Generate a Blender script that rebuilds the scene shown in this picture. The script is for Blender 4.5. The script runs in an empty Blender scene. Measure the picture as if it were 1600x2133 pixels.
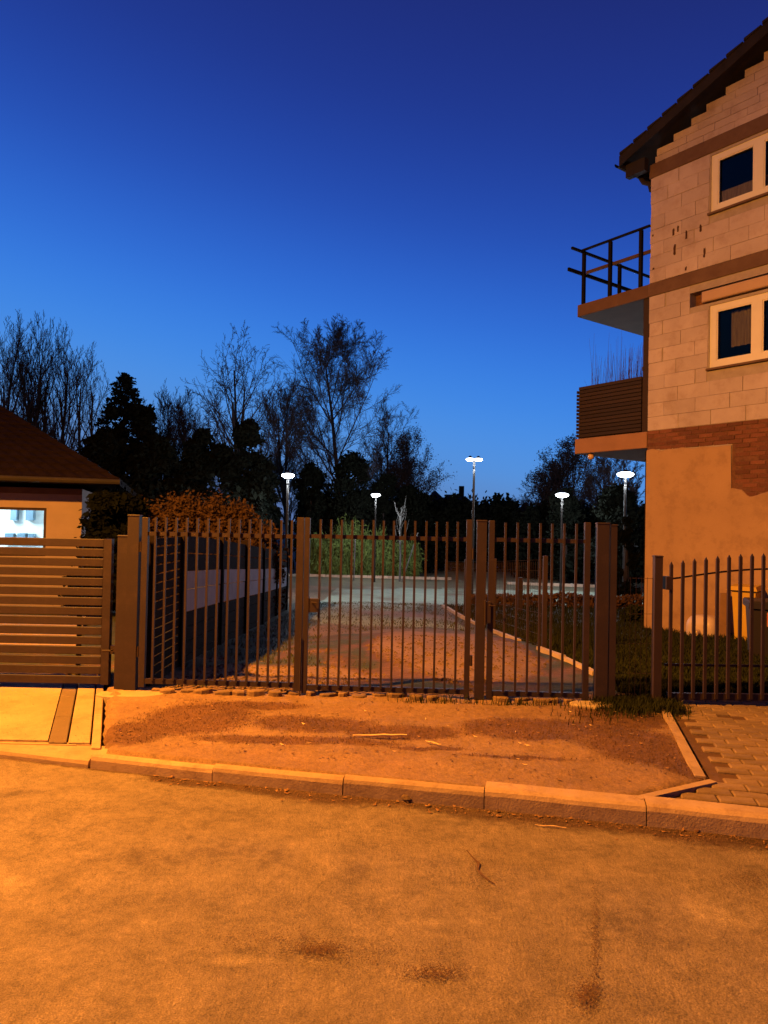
import bpy, math, random
import numpy as np
from mathutils import Vector, Matrix, noise

# ---------------------------------------------------------------- camera, world, exposure
sc = bpy.context.scene
F_PX, PITCH, ROLL, CZ = 1480.0, math.radians(1.0), math.radians(1.15), 1.6
_f = np.array([0, math.cos(PITCH), math.sin(PITCH)])
_u0 = np.array([0, -math.sin(PITCH), math.cos(PITCH)]); _r0 = np.array([1.0, 0, 0])
_R = math.cos(ROLL)*_r0 + math.sin(ROLL)*_u0
_U = math.cos(ROLL)*_u0 - math.sin(ROLL)*_r0
cam_d = bpy.data.cameras.new('camera'); cam = bpy.data.objects.new('camera', cam_d)
sc.collection.objects.link(cam)
m = Matrix.Identity(4)
for i in range(3):
    m[i][0] = _R[i]; m[i][1] = _U[i]; m[i][2] = -_f[i]
m[2][3] = CZ
cam.matrix_world = m
cam_d.sensor_fit = 'HORIZONTAL'; cam_d.sensor_width = 36; cam_d.lens = 36*F_PX/1600
cam_d.clip_start = 0.05; cam_d.clip_end = 2000
sc.camera = cam

world = bpy.data.worlds.new('World'); sc.world = world; world.use_nodes = True
wn, wl = world.node_tree.nodes, world.node_tree.links
wn.clear()
wo = wn.new('ShaderNodeOutputWorld'); bg = wn.new('ShaderNodeBackground')
tc = wn.new('ShaderNodeTexCoord'); sep = wn.new('ShaderNodeSeparateXYZ')
wl.new(tc.outputs['Generated'], sep.inputs[0])
mx = wn.new('ShaderNodeMath'); mx.operation = 'MULTIPLY_ADD'      # dusk glow is a little stronger to the left
wl.new(sep.outputs['X'], mx.inputs[0]); mx.inputs[1].default_value = 0.15
wl.new(sep.outputs['Z'], mx.inputs[2])
cr = wn.new('ShaderNodeValToRGB'); cr.color_ramp.interpolation = 'B_SPLINE'
SKY = [(0.0, (.085, .140, .33)), (0.045, (.115, .235, .52)), (0.10, (.095, .300, .74)), (0.19, (.050, .250, .80)),
       (0.29, (.030, .155, .68)), (0.40, (.019, .076, .45)), (0.52, (.014, .038, .27)), (0.66, (.013, .022, .16)), (1.0, (.007, .009, .05))]
els = cr.color_ramp.elements
els[0].position, els[0].color = SKY[0][0], (*SKY[0][1], 1)
els[1].position, els[1].color = SKY[-1][0], (*SKY[-1][1], 1)
for p_, c_ in SKY[1:-1]:
    e = els.new(p_); e.color = (*c_, 1)
wl.new(mx.outputs[0], cr.inputs[0])
wl.new(cr.outputs[0], bg.inputs[0])
dy = wn.new('ShaderNodeMapRange'); dy.interpolation_type = 'SMOOTHSTEP'      # the side away from the afterglow is darker
wl.new(sep.outputs['Y'], dy.inputs[0]); dy.inputs[1].default_value = -.15; dy.inputs[2].default_value = .6; dy.inputs[3].default_value = .35; dy.inputs[4].default_value = 1.0
wl.new(dy.outputs[0], bg.inputs[1])
wl.new(bg.outputs[0], wo.inputs[0])
sc.view_settings.view_transform = 'Standard'; sc.view_settings.look = 'None'
sc.view_settings.exposure = 0.0; sc.view_settings.gamma = 1.0
sc.cycles.use_denoising = True
sc.cycles.max_bounces = 6; sc.cycles.transparent_max_bounces = 16
sc.cycles.caustics_reflective = False; sc.cycles.caustics_refractive = False
SODIUM_W, SODIUM_C = 12300.0, (1.0, 0.375, 0.035)
LED_W, LED_C = 850.0, (0.78, 0.87, 1.0)

# ---------------------------------------------------------------- helpers
def ray(x, y): return _f + _R*(x-800)/F_PX + _U*(1066.5-y)/F_PX
def P(x, y, Y):                       # point of the photograph at distance Y
    d = ray(x, y); return np.array([0, 0, CZ]) + d*Y/d[1]
rng = random.Random(7)
C = sc.collection.objects

def link(o, parent=None):
    C.link(o)
    if parent is not None: o.parent = parent
    return o
def tag(o, label=None, cat=None, group=None, kind=None):
    if label: o['label'] = label
    if cat: o['category'] = cat
    if group: o['group'] = group
    if kind: o['kind'] = kind
    return o
def empty(name, loc=(0, 0, 0), rz=0.0):
    o = bpy.data.objects.new(name, None); o.location = loc; o.rotation_euler = (0, 0, rz)
    o.empty_display_size = .1
    return link(o)
class MB:
    def __init__(s): s.v = []; s.f = []
    def add(s, vs, fs):
        n = len(s.v); s.v += [tuple(map(float, q)) for q in vs]; s.f += [tuple(i+n for i in q) for q in fs]; return s
    def box(s, x0, x1, y0, y1, z0, z1):
        return s.add([(x0,y0,z0),(x1,y0,z0),(x1,y1,z0),(x0,y1,z0),(x0,y0,z1),(x1,y0,z1),(x1,y1,z1),(x0,y1,z1)],
                     [(0,3,2,1),(4,5,6,7),(0,1,5,4),(1,2,6,5),(2,3,7,6),(3,0,4,7)])
    def chbox(s, x0, x1, y0, y1, z0, z1, c=.006):   # box with chamfered top edges
        return s.add([(x0,y0,z0),(x1,y0,z0),(x1,y1,z0),(x0,y1,z0),(x0,y0,z1-c),(x1,y0,z1-c),(x1,y1,z1-c),(x0,y1,z1-c),
                      (x0+c,y0+c,z1),(x1-c,y0+c,z1),(x1-c,y1-c,z1),(x0+c,y1-c,z1)],
                     [(0,3,2,1),(8,9,10,11),(0,1,5,4),(1,2,6,5),(2,3,7,6),(3,0,4,7),(4,5,9,8),(5,6,10,9),(6,7,11,10),(7,4,8,11)])
    def rbox(s, x0, x1, y0, y1, z0, z1, c=.01):     # block, chamfered on its face towards -y
        return s.add([(x0,y0+c,z0),(x1,y0+c,z0),(x1,y1,z0),(x0,y1,z0),(x0,y0+c,z1),(x1,y0+c,z1),(x1,y1,z1),(x0,y1,z1),
                      (x0+c,y0,z0+c),(x1-c,y0,z0+c),(x1-c,y0,z1-c),(x0+c,y0,z1-c)],
                     [(0,3,2,1),(4,5,6,7),(8,9,10,11),(1,2,6,5),(2,3,7,6),(3,0,4,7),(0,1,9,8),(1,5,10,9),(5,4,11,10),(4,0,8,11)])
    def hexa(s, p): return s.add(p, [(0,3,2,1),(4,5,6,7),(0,1,5,4),(1,2,6,5),(2,3,7,6),(3,0,4,7)])
    def tube(s, pts, rs, k=8, cap=True):
        pts = [Vector(p) for p in pts]; n = len(pts)
        if not isinstance(rs, (list, tuple)): rs = [rs]*n
        vs, fs = [], []
        for i, p in enumerate(pts):
            d = (pts[min(i+1, n-1)]-pts[max(i-1, 0)]).normalized()
            a = Vector((1, 0, 0)) if abs(d.x) < .8 else Vector((0, 1, 0))
            u = d.cross(a).normalized(); w = d.cross(u)
            for j in range(k):
                t = 2*math.pi*j/k; vs.append(p+(u*math.cos(t)+w*math.sin(t))*rs[i])
        for i in range(n-1):
            for j in range(k):
                a, b = i*k+j, i*k+(j+1) % k
                fs.append((a, b, b+k, a+k))
        if cap: fs += [tuple(range(k))[::-1], tuple((n-1)*k+j for j in range(k))]
        return s.add(vs, fs)
    def lathe(s, prof, c=(0, 0, 0), k=20):
        vs, fs = [], []
        for r, z in prof:
            for j in range(k):
                t = 2*math.pi*j/k; vs.append((c[0]+r*math.cos(t), c[1]+r*math.sin(t), c[2]+z))
        for i in range(len(prof)-1):
            for j in range(k):
                a, b = i*k+j, i*k+(j+1) % k; fs.append((a, b, b+k, a+k))
        fs += [tuple(range(k))[::-1], tuple((len(prof)-1)*k+j for j in range(k))]
        return s.add(vs, fs)
    def mesh(s, name, mat, smooth=False):
        me = bpy.data.meshes.new(name); me.from_pydata(s.v, [], s.f)
        if mat: me.materials.append(mat)
        if smooth: me.polygons.foreach_set('use_smooth', [True]*len(me.polygons))
        me.update(); return me
    def build(s, name, mat, parent=None, smooth=False, loc=None):
        o = bpy.data.objects.new(name, s.mesh(name, mat, smooth))
        if loc is not None: o.location = loc
        return link(o, parent)
def inst(name, me, parent=None, loc=(0, 0, 0), rot=(0, 0, 0), scale=(1, 1, 1)):
    o = bpy.data.objects.new(name, me); o.location = loc; o.rotation_euler = rot; o.scale = scale
    return link(o, parent)
def copy_tree(o, parent=None):
    c = o.copy(); link(c, parent)
    for ch in list(o.children): copy_tree(ch, c)
    return c

# ---------------------------------------------------------------- materials
def warm_(c, w): return None if c is None else (c[0], c[1]*(.5+.5*w), c[2]*w)
def mat(name, c1, c2=None, scale=4.0, rough=.8, bump=0.0, bscale=60.0, c3=None, s3=40.0, rnd=0.0, metal=0.0, stretch=(1,1,1), w3=.5, spec=.3, warm=.65):
    c1, c2, c3 = warm_(c1, warm), warm_(c2, warm), warm_(c3, warm)
    M = bpy.data.materials.new(name); M.use_nodes = True
    N, L = M.node_tree.nodes, M.node_tree.links
    b = N['Principled BSDF']; b.inputs['Roughness'].default_value = rough; b.inputs['Metallic'].default_value = metal
    b.inputs['Specular IOR Level'].default_value = spec
    tcn = N.new('ShaderNodeTexCoord'); mp = N.new('ShaderNodeMapping'); mp.inputs['Scale'].default_value = stretch
    L.new(tcn.outputs['Object'], mp.inputs[0]); co = mp.outputs[0]
    def nz(s, d=5, r=.6):
        n = N.new('ShaderNodeTexNoise'); n.inputs['Scale'].default_value = s; n.inputs['Detail'].default_value = d
        n.inputs['Roughness'].default_value = r; L.new(co, n.inputs['Vector']); return n.outputs[0]
    def ramp(src, a, bb):
        r = N.new('ShaderNodeMapRange'); r.inputs[1].default_value = a; r.inputs[2].default_value = bb; L.new(src, r.inputs[0]); return r.outputs[0]
    def mix(fac, a, bb, mode='MIX'):
        q = N.new('ShaderNodeMix'); q.data_type = 'RGBA'; q.blend_type = mode
        if hasattr(fac, 'node'): L.new(fac, q.inputs[0])
        else: q.inputs[0].default_value = fac
        for v, ix in ((a, 6), (bb, 7)):
            if hasattr(v, 'node'): L.new(v, q.inputs[ix])
            else: q.inputs[ix].default_value = (*v, 1)
        return q.outputs[2]
    col = c1
    if c2 is not None: col = mix(ramp(nz(scale), .35, .65), c1, c2)
    if c3 is not None:
        q = ramp(nz(s3, 6, .7), .5, .75); mm = N.new('ShaderNodeMath'); mm.operation = 'MULTIPLY'; mm.inputs[1].default_value = w3
        L.new(q, mm.inputs[0]); col = mix(mm.outputs[0], col, c3)
    if rnd:
        oi = N.new('ShaderNodeObjectInfo'); r = N.new('ShaderNodeMapRange'); r.inputs[3].default_value = 1-rnd; r.inputs[4].default_value = 1+rnd*.6
        L.new(oi.outputs['Random'], r.inputs[0])
        hs = N.new('ShaderNodeHueSaturation'); L.new(r.outputs[0], hs.inputs['Value'])
        if hasattr(col, 'node'): L.new(col, hs.inputs['Color'])
        else: hs.inputs['Color'].default_value = (*col, 1)
        col = hs.outputs[0]
    if hasattr(col, 'node'): L.new(col, b.inputs['Base Color'])
    else: b.inputs['Base Color'].default_value = (*col, 1)
    if bump:
        bn = N.new('ShaderNodeBump'); bn.inputs['Strength'].default_value = bump; bn.inputs['Distance'].default_value = .01
        L.new(nz(bscale, 6, .65), bn.inputs['Height']); L.new(bn.outputs[0], b.inputs['Normal'])
    M['_'] = 0
    return M
def emis(name, col, s):
    M = bpy.data.materials.new(name); M.use_nodes = True; b = M.node_tree.nodes['Principled BSDF']
    b.inputs['Base Color'].default_value = (*col, 1); b.inputs['Emission Color'].default_value = (*col, 1); b.inputs['Emission Strength'].default_value = s
    return M
def glass(name, tint=(.8, .85, .85)):
    M = bpy.data.materials.new(name); M.use_nodes = True; N, L = M.node_tree.nodes, M.node_tree.links; N.clear()
    o = N.new('ShaderNodeOutputMaterial'); mxs = N.new('ShaderNodeMixShader'); fr = N.new('ShaderNodeFresnel'); fr.inputs[0].default_value = 1.33
    t = N.new('ShaderNodeBsdfTransparent'); t.inputs[0].default_value = (*tint, 1)
    g = N.new('ShaderNodeBsdfGlossy'); g.inputs['Roughness'].default_value = .02
    L.new(fr.outputs[0], mxs.inputs[0]); L.new(t.outputs[0], mxs.inputs[1]); L.new(g.outputs[0], mxs.inputs[2]); L.new(mxs.outputs[0], o.inputs[0])
    return M
def cover_mat(name, cols, fine, bump, bscale, rough=.9, mott=.2, fc=.2):
    """ground material: colour attribute 'cover' (r,g,b weights) picks between kinds of ground, painted shade behind the gates included"""
    M = bpy.data.materials.new(name); M.use_nodes = True; N, L = M.node_tree.nodes, M.node_tree.links
    b = N['Principled BSDF']; b.inputs['Roughness'].default_value = rough; b.inputs['Specular IOR Level'].default_value = .25
    at = N.new('ShaderNodeAttribute'); at.attribute_name = 'cover'; sp = N.new('ShaderNodeSeparateColor'); L.new(at.outputs['Color'], sp.inputs[0])
    tcn = N.new('ShaderNodeTexCoord'); co = tcn.outputs['Object']
    def nz(s, d=6, r=.65):
        n = N.new('ShaderNodeTexNoise'); n.inputs['Scale'].default_value = s; n.inputs['Detail'].default_value = d
        n.inputs['Roughness'].default_value = r; L.new(co, n.inputs['Vector']); return n.outputs[0]
    def mr(src, a, bb, c=0, d=1):
        r = N.new('ShaderNodeMapRange'); r.inputs[1].default_value = a; r.inputs[2].default_value = bb; r.inputs[3].default_value = c; r.inputs[4].default_value = d
        L.new(src, r.inputs[0]); return r.outputs[0]
    def mix(fac, a, bb, mode='MIX'):
        q = N.new('ShaderNodeMix'); q.data_type = 'RGBA'; q.blend_type = mode; L.new(fac, q.inputs[0])
        for v, ix in ((a, 6), (bb, 7)):
            if hasattr(v, 'node'): L.new(v, q.inputs[ix])
            else: q.inputs[ix].default_value = (*v, 1)
        return q.outputs[2]
    edge = nz(14, 8, .75)
    col = mix(mr(nz(2.2), .35, .65), cols[0], cols[1])
    for ch, cc in zip(('Red', 'Green', 'Blue'), cols[2:]):
        a = N.new('ShaderNodeMath'); a.operation = 'MULTIPLY_ADD'; L.new(edge, a.inputs[0]); a.inputs[1].default_value = 1.3; a.inputs[2].default_value = -.65
        s = N.new('ShaderNodeMath'); s.operation = 'ADD'; L.new(a.outputs[0], s.inputs[0]); L.new(sp.outputs[ch], s.inputs[1])
        col = mix(mr(s.outputs[0], .25, .75), col, cc)
    f = mr(nz(fine, 3, .6), .3, .7, 1-fc, 1+fc)
    for sc_, dt, am in ((1.1, 10, .8), (5.5, 12, 1.0), (27, 8, .8)):
        g_ = mr(nz(sc_, dt, .72), .36, .64, 1-mott*am, 1+mott*am); mm = N.new('ShaderNodeMath'); mm.operation = 'MULTIPLY'; L.new(f, mm.inputs[0]); L.new(g_, mm.inputs[1]); f = mm.outputs[0]
    v = N.new('ShaderNodeMix'); v.data_type = 'RGBA'; v.blend_type = 'MULTIPLY'; v.inputs[0].default_value = 1; L.new(col, v.inputs[6]); L.new(f, v.inputs[7])
    L.new(v.outputs[2], b.inputs['Base Color'])
    bn = N.new('ShaderNodeBump'); bn.inputs['Strength'].default_value = bump; bn.inputs['Distance'].default_value = .02
    L.new(nz(bscale, 8, .7), bn.inputs['Height']); L.new(bn.outputs[0], b.inputs['Normal'])
    return M

M_ground = cover_mat('ground_soil', [(.215, .128, .078), (.165, .092, .056), (.10, .047, .029), (.036, .042, .017), (.20, .23, .165)], 90, .9, 22, mott=.17, fc=.22)
M_road = cover_mat('road_asphalt', [(.225, .160, .112), (.175, .124, .090), (.075, .040, .028), (.31, .225, .155), (.11, .076, .06)], 170, 1.0, 70, mott=.22, fc=.38)
M_kerb = mat('kerb_concrete', (.34, .27, .22), (.27, .21, .17), 5, .85, .4, 90, c3=(.16, .105, .08), s3=11, w3=.7, rnd=.14)
M_drive = mat('driveway_concrete', (.33, .27, .22), (.27, .215, .17), 2.5, .85, .5, 60, c3=(.17, .125, .09), s3=3.5, w3=.75)
M_strip = mat('dark_concrete', (.125, .10, .085), (.11, .09, .075), 8, .9, .3, 100, rnd=.05)
M_paver = mat('paver_concrete', (.21, .165, .125), (.17, .13, .10), 7, .9, .6, 70, c3=(.11, .07, .05), s3=20, w3=.7, rnd=.22)
M_soil = mat('joint_soil', (.11, .065, .045), (.075, .045, .033), 9, .95, .8, 60)
M_gate = mat('gate_brown_paint', (.029, .020, .027), (.023, .016, .022), 3, .6, .2, 120, c3=(.065, .045, .048), s3=9, w3=.35, spec=.25)
M_gate2 = mat('dark_gate_paint', (.032, .02, .019), (.024, .015, .015), 4, .6, .1, 120)
M_pad = mat('footing_concrete', (.34, .30, .24), (.27, .23, .18), 7, .9, .7, 50)
M_rubble = mat('rubble_stone', (.20, .145, .10), (.12, .085, .06), 6, .9, .9, 40, rnd=.25)
M_block = mat('aerated_block', (.45, .375, .40), (.37, .30, .32), 1.5, .92, .5, 45, c3=(.27, .19, .17), s3=3.2, w3=.75, rnd=.10, warm=.95)
M_mortar = mat('mortar', (.34, .29, .28), (.28, .23, .22), 6, .95, .5, 60, warm=.95)
M_band = mat('ring_beam_concrete', (.135, .095, .085), (.105, .07, .065), 3.5, .92, .4, 50, c3=(.08, .05, .045), s3=8, w3=.5)
M_plaster = mat('plaster', (.36, .265, .19), (.31, .225, .16), 1.3, .93, .35, 35, c3=(.22, .15, .11), s3=2.6, w3=.75)
M_brick = mat('brick_red', (.17, .075, .058), (.12, .052, .043), 12, .93, .8, 50, c3=(.30, .2, .16), s3=9, w3=.5, rnd=.35)
M_brickmort = mat('brick_mortar', (.16, .085, .068), (.10, .055, .046), 14, .95, .9, 60)
M_white = mat('window_frame_white', (.66, .62, .58), (.60, .56, .52), 2, .45, .05, 80, warm=.95)
M_shut = mat('shutter_box', (.42, .34, .29), (.38, .30, .26), 3, .5)
M_roofd = mat('roof_dark_timber', (.022, .018, .018), (.014, .012, .012), 4, .85, .5, 40)
M_slat = mat('balcony_wood', (.034, .022, .02), (.026, .018, .016), 9, .8, .5, 50, rnd=.25, stretch=(1, 8, 8))
M_slab = mat('balcony_concrete', (.13, .085, .07), (.10, .065, .055), 3, .9, .5, 40)
M_rail = mat('rail_steel', (.012, .012, .016), (.009, .009, .012), 6, .9, spec=.05)
M_glass = glass('pane_glass')
M_dark = mat('interior_dark', (.02, .02, .025), (.015, .015, .02), 2, .9)
M_curt = mat('curtain', (.30, .24, .24), (.20, .15, .15), 7, .9, .5, 10, stretch=(6, 1, .5))
M_lwall = mat('left_house_render', (.27, .235, .27), (.235, .205, .235), 2, .93, .3, 60)
M_lroof = mat('left_house_tile', (.012, .008, .0085), (.009, .006, .0065), 3, .95, .6, 30, rnd=.1, spec=.04)
M_room = mat('room_white', (.75, .8, .82), None, rough=.8, warm=1)
M_cab = mat('cabinet_blue_grey', (.10, .17, .24), None, rough=.5, warm=1)
M_slabf = mat('concrete_board', (.34, .34, .36), (.27, .27, .29), 3, .9, .6, 30, rnd=.12, warm=1)
M_slabd = mat('weathered_board', (.020, .016, .015), (.014, .011, .010), 4, .95, .6, 30, rnd=.2, spec=.05)
M_bark = mat('bark', (.035, .03, .032), (.02, .018, .022), 6, .95, .6, 25)
M_twig = mat('twigs', (.034, .03, .04), None, rough=.95)
M_birch = mat('pale_bark', (.09, .088, .08), (.06, .055, .05), 9, .85, warm=1)
def leafmat(name, a, b, s=3.0):
    return mat(name, a, b, s, .95, 0, c3=tuple(x*.45 for x in a), s3=s*2.3, w3=.8, spec=.04)
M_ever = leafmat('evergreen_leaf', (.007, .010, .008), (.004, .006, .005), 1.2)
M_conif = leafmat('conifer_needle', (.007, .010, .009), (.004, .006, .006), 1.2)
M_brown = leafmat('dry_brown_leaf', (.085, .055, .035), (.05, .034, .022), 3)
M_reed = leafmat('reed_green', (.12, .20, .065), (.06, .10, .035), 2)
M_grass = leafmat('grass_green', (.026, .036, .016), (.018, .022, .010), 3)
M_yard = leafmat('yard_grass', (.085, .10, .05), (.05, .06, .03), 2)
M_dry = leafmat('dry_grass', (.14, .085, .045), (.09, .05, .03), 5)
M_far = mat('far_wood', (.012, .013, .016), (.008, .009, .012), .5, .95)
M_pole = mat('lamp_pole_steel', (.018, .02, .022), None, rough=.5, metal=.3)
M_led = emis('led_diffuser', (.85, .92, 1.0), 14)
M_na = emis('sodium_bowl', (1, .45, .08), 14)
M_win_far = emis('far_lit_window', (1, .75, .5), 3)
M_win_white = emis('far_white_light', (.85, .92, 1), 6)
M_stick = mat('pale_wood', (.62, .5, .33), (.5, .38, .25), 20, .8)
M_leaf = mat('dead_leaf', (.28, .17, .09), (.16, .085, .045), 30, .9, rnd=.3)
M_litter = mat('litter', (.24, .15, .10), (.08, .045, .03), 9, .9)
M_yel = mat('yellow_plastic', (.55, .40, .05), (.50, .36, .05), 3, .5)
M_bind = mat('dark_bin_plastic', (.022, .02, .022), None, rough=.5)
M_tank = mat('white_plastic', (.56, .50, .46), (.48, .42, .38), 3, .4)
M_label = mat('red_label', (.45, .10, .07), (.38, .2, .15), 5, .6)
M_board = mat('old_board', (.24, .16, .11), (.18, .12, .09), 4, .85)

# ---------------------------------------------------------------- lay of the land
def yk(x): return 4.585 - 0.225*(x+1.85) + .018*np.sin(x*1.3)         # front face of the kerb
def base_z(y): return np.interp(y, [4.0, 6.4, 8, 13, 18.5, 23, 30, 60, 150, 600], [.105, .145, .09, -.22, -.50, -.88, -1.06, -1.1, -.6, 3])
def edge_drive(y): return -1.83 - (y-4.65)*.382                          # right edge of the driveway on the left
def edge_pave(y): return 1.98 + (y-4.27)*.25                           # left edge of the pavers on the right
def vnoise(x, y, s, z=0): return noise.noise(Vector((x*s, y*s, z)))
def in_pave(x, y):
    if y > 6.35: return False
    if x > edge_pave(y) and y > 4.27: return True
    return x > 1.35 and y < 4.0+(x-1.45)*.51 and x > 1.3
def gz(x, y):
    z = float(base_z(y))
    if x > 2.6 and y > 6.3: z += 0
    return z

def grid(xs, ys, fz, fc, name, m, sheared=True):
    nx, ny = len(xs), len(ys)
    vs = []; cols = []
    for v in ys:
        for x in xs:
            y = (float(yk(x)) if sheared else 0)+v
            vs.append((x, y, fz(x, y, v))); cols.append(fc(x, y, v))
    fs = [(j*nx+i, j*nx+i+1, (j+1)*nx+i+1, (j+1)*nx+i) for j in range(ny-1) for i in range(nx-1)]
    me = bpy.data.meshes.new(name); me.from_pydata(vs, [], fs); me.materials.append(m)
    ca = me.color_attributes.new('cover', 'FLOAT_COLOR', 'POINT')
    ca.data.foreach_set('color', np.array([(*c, 1) for c in cols], dtype=np.float32).ravel())
    me.polygons.foreach_set('use_smooth', [True]*len(me.polygons)); me.update()
    o = link(bpy.data.objects.new(name, me)); o['kind'] = 'structure'; return o
def axis(*segs):
    out = []
    for a, b, st in segs:
        n = max(1, round((b-a)/st)); out += [a+(b-a)*i/n for i in range(n)]
    return out+[segs[-1][1]]

def ell(x, y, cx, cy, rx, ry):
    d = ((x-cx)/rx)**2+((y-cy)/ry)**2
    return max(0.0, 1-d)
def gfun_z(x, y, v):
    if v < .05: return -.08 if v > -6 else -.12
    z = gz(x, y)
    if y < 7.2:
        if x < edge_drive(y)+.05: return z-.16
        if in_pave(x, y) and y < 6.2: return z-.075
    d = min(1.0, max(0.0, (v-.14)/.25))
    z += d*(vnoise(x, y, 1.7)*.022+vnoise(x, y, 6)*.010+vnoise(x, y, 17)*.004)
    if y > 6.6 and y < 20: z += ell(x, y, .6, 9.5, 1.6, 2.6)*.10
    return z
DARKS = [(-1.35, 5.35, .55, .55), (-1.7, 4.95, .3, .35), (-.5, 5.25, .6, .28), (.15, 5.1, .55, .2), (-.55, 4.85, .9, .12), (1.2, 5.2, .75, .35), (1.75, 4.95, .45, .55), (.35, 4.75, .35, .06),
         (1.9, 5.6, .5, .4), (-1.0, 5.7, .5, .15), (.9, 4.6, .5, .05), (2.0, 4.5, .3, .3)]
def gfun_c(x, y, v):
    r = g = b = 0.0
    if y < 6.3:
        for c in DARKS: r = max(r, min(.9, 1.25*ell(x, y, *c)))
        g = 1.3*ell(x, y, 2.15, 6.0, .5, .3)
        r += .25*vnoise(x, y, 2.5, 3)
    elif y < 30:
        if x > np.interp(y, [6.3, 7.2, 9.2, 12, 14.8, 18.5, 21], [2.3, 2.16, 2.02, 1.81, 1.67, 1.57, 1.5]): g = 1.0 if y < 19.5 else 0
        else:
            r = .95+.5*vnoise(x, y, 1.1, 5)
            lit = 1.1*ell(x, y, -.95, 6.85, 1.2, .6)+1.35*ell(x, y, .85, 8.8, 1.1, 2.4)+.3*vnoise(x, y, 3, 6)  # lit patches and cast shadow behind the gates, painted into the cover weights
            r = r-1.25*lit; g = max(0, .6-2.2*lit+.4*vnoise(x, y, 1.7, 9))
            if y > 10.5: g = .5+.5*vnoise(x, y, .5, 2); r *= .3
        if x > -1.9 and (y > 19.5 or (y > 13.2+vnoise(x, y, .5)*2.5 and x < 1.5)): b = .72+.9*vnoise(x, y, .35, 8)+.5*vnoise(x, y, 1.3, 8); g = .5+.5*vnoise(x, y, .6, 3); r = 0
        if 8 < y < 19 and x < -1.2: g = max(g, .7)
    else: g = .6; b = .3
    return (r, g, b)
xs = axis((-300, -60, 60), (-60, -12, 6), (-12, -4, .8), (-4, 4, .05), (4, 12, .8), (12, 60, 4), (60, 300, 60))
ys = [-300, -60, -12, -6.01, -6, -1, -.1, .02, .055, .075]+axis((.1, 2.6, .05), (2.6, 8, .2), (8, 32, .8), (32, 100, 6), (100, 500, 80))
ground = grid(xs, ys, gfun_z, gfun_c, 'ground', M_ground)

# road
ROAD_D = [(-.9, 2.55, .6, .18, .7), (.0, 2.5, .22, .05, 1.6), (-.13, 2.47, .12, .03, 1.6), (.45, 2.42, .2, .04, 1.1), (.78, 2.4, .05, .05, 1.5), (1.1, 2.9, .5, .2, .6), (-.9, 3.4, .9, .2, .5), (.1, 3.3, .7, .15, .45)]
ROAD_L = [(1.45, 3.0, .22, .16, .8), (-1.7, 3.1, .35, .4, .6), (-.45, 2.62, .5, .04, .7), (.1, 2.58, .3, .03, .8), (-.8, 2.85, .6, .05, .5), (.3, 2.9, .3, .05, .5)]
def road_z(x, y, v):
    return .004*vnoise(x, y, 1.5)+.0015*vnoise(x, y, 6)
def road_c(x, y, v):
    r = g = b = 0.0
    k = -v
    r = max(0, 1.25-k/(.17 + .09*vnoise(x, y, 2.3, 1)+.035*max(-1, min(x, 2)))) if x > -1.35+.3*vnoise(x, y, 3) else max(0, .8-k/.06)
    for cx, cy, rx, ry, a in ROAD_D[5:]: b = max(b, .55*a*ell(x, y, cx, cy, rx, ry)); 
    for cx, cy, rx, ry, a in ROAD_L: g = max(g, a*ell(x, y, cx, cy, rx, ry))
    if .28 < k < .6: g += .12
    # dark band that leaves the drop kerb towards the lower left
    t = (x+1.55)/(-1.1); yy = 4.35-.45*t
    if -.1 < t < 1.3: b = max(b, .55*max(0, 1-abs(y-yy)/.09))
    nn = .5*vnoise(x, y, 5, 2)+.35*vnoise(x, y, 12, 2); b = b*(.75+nn*1.6)+.15+.35*vnoise(x, y, .9, 4)+.25*nn; g = g*(.8+1.6*nn)+.25*vnoise(x, y, 1.4, 9)+.2*vnoise(x, y, 7, 9)
    return (min(1, r), min(1, g), min(1, max(0, b)))
xr = axis((-60, -10, 10), (-10, -3, 1), (-3, 3, .04), (3, 10, 1), (10, 60, 10))
yr = [-28, -14, -8, -5, -4]+axis((-3.6, .02, .04))
road = grid(xr, yr, road_z, road_c, 'road', M_road)
M_crack = mat('crack_soil', (.07, .04, .03), (.10, .06, .045), 20, .95)
def crack(pts, w):
    mb = MB(); n = len(pts)
    L_, R_ = [], []
    for i, (x, y) in enumerate(pts):
        ww = w*(.35+.65*math.sin(math.pi*(i+.5)/n))*(.6+.8*rng.random())
        L_.append((x-ww, y, .009)); R_.append((x+ww, y+ww*.4, .009))
    mb.add(L_+R_, [(i, i+n, i+n+1, i+1) for i in range(n-1)])
    mb.build('crack', M_crack, road)
def gp(x, y, z=0):
    d = ray(x, y); k = (z-CZ)/d[2]; return (d[0]*k, d[1]*k)
crack([gp(*q) for q in [(972, 1775), (985, 1790), (997, 1802), (995, 1815), (1003, 1826), (1018, 1838), (1032, 1846)]], .007)

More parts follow.
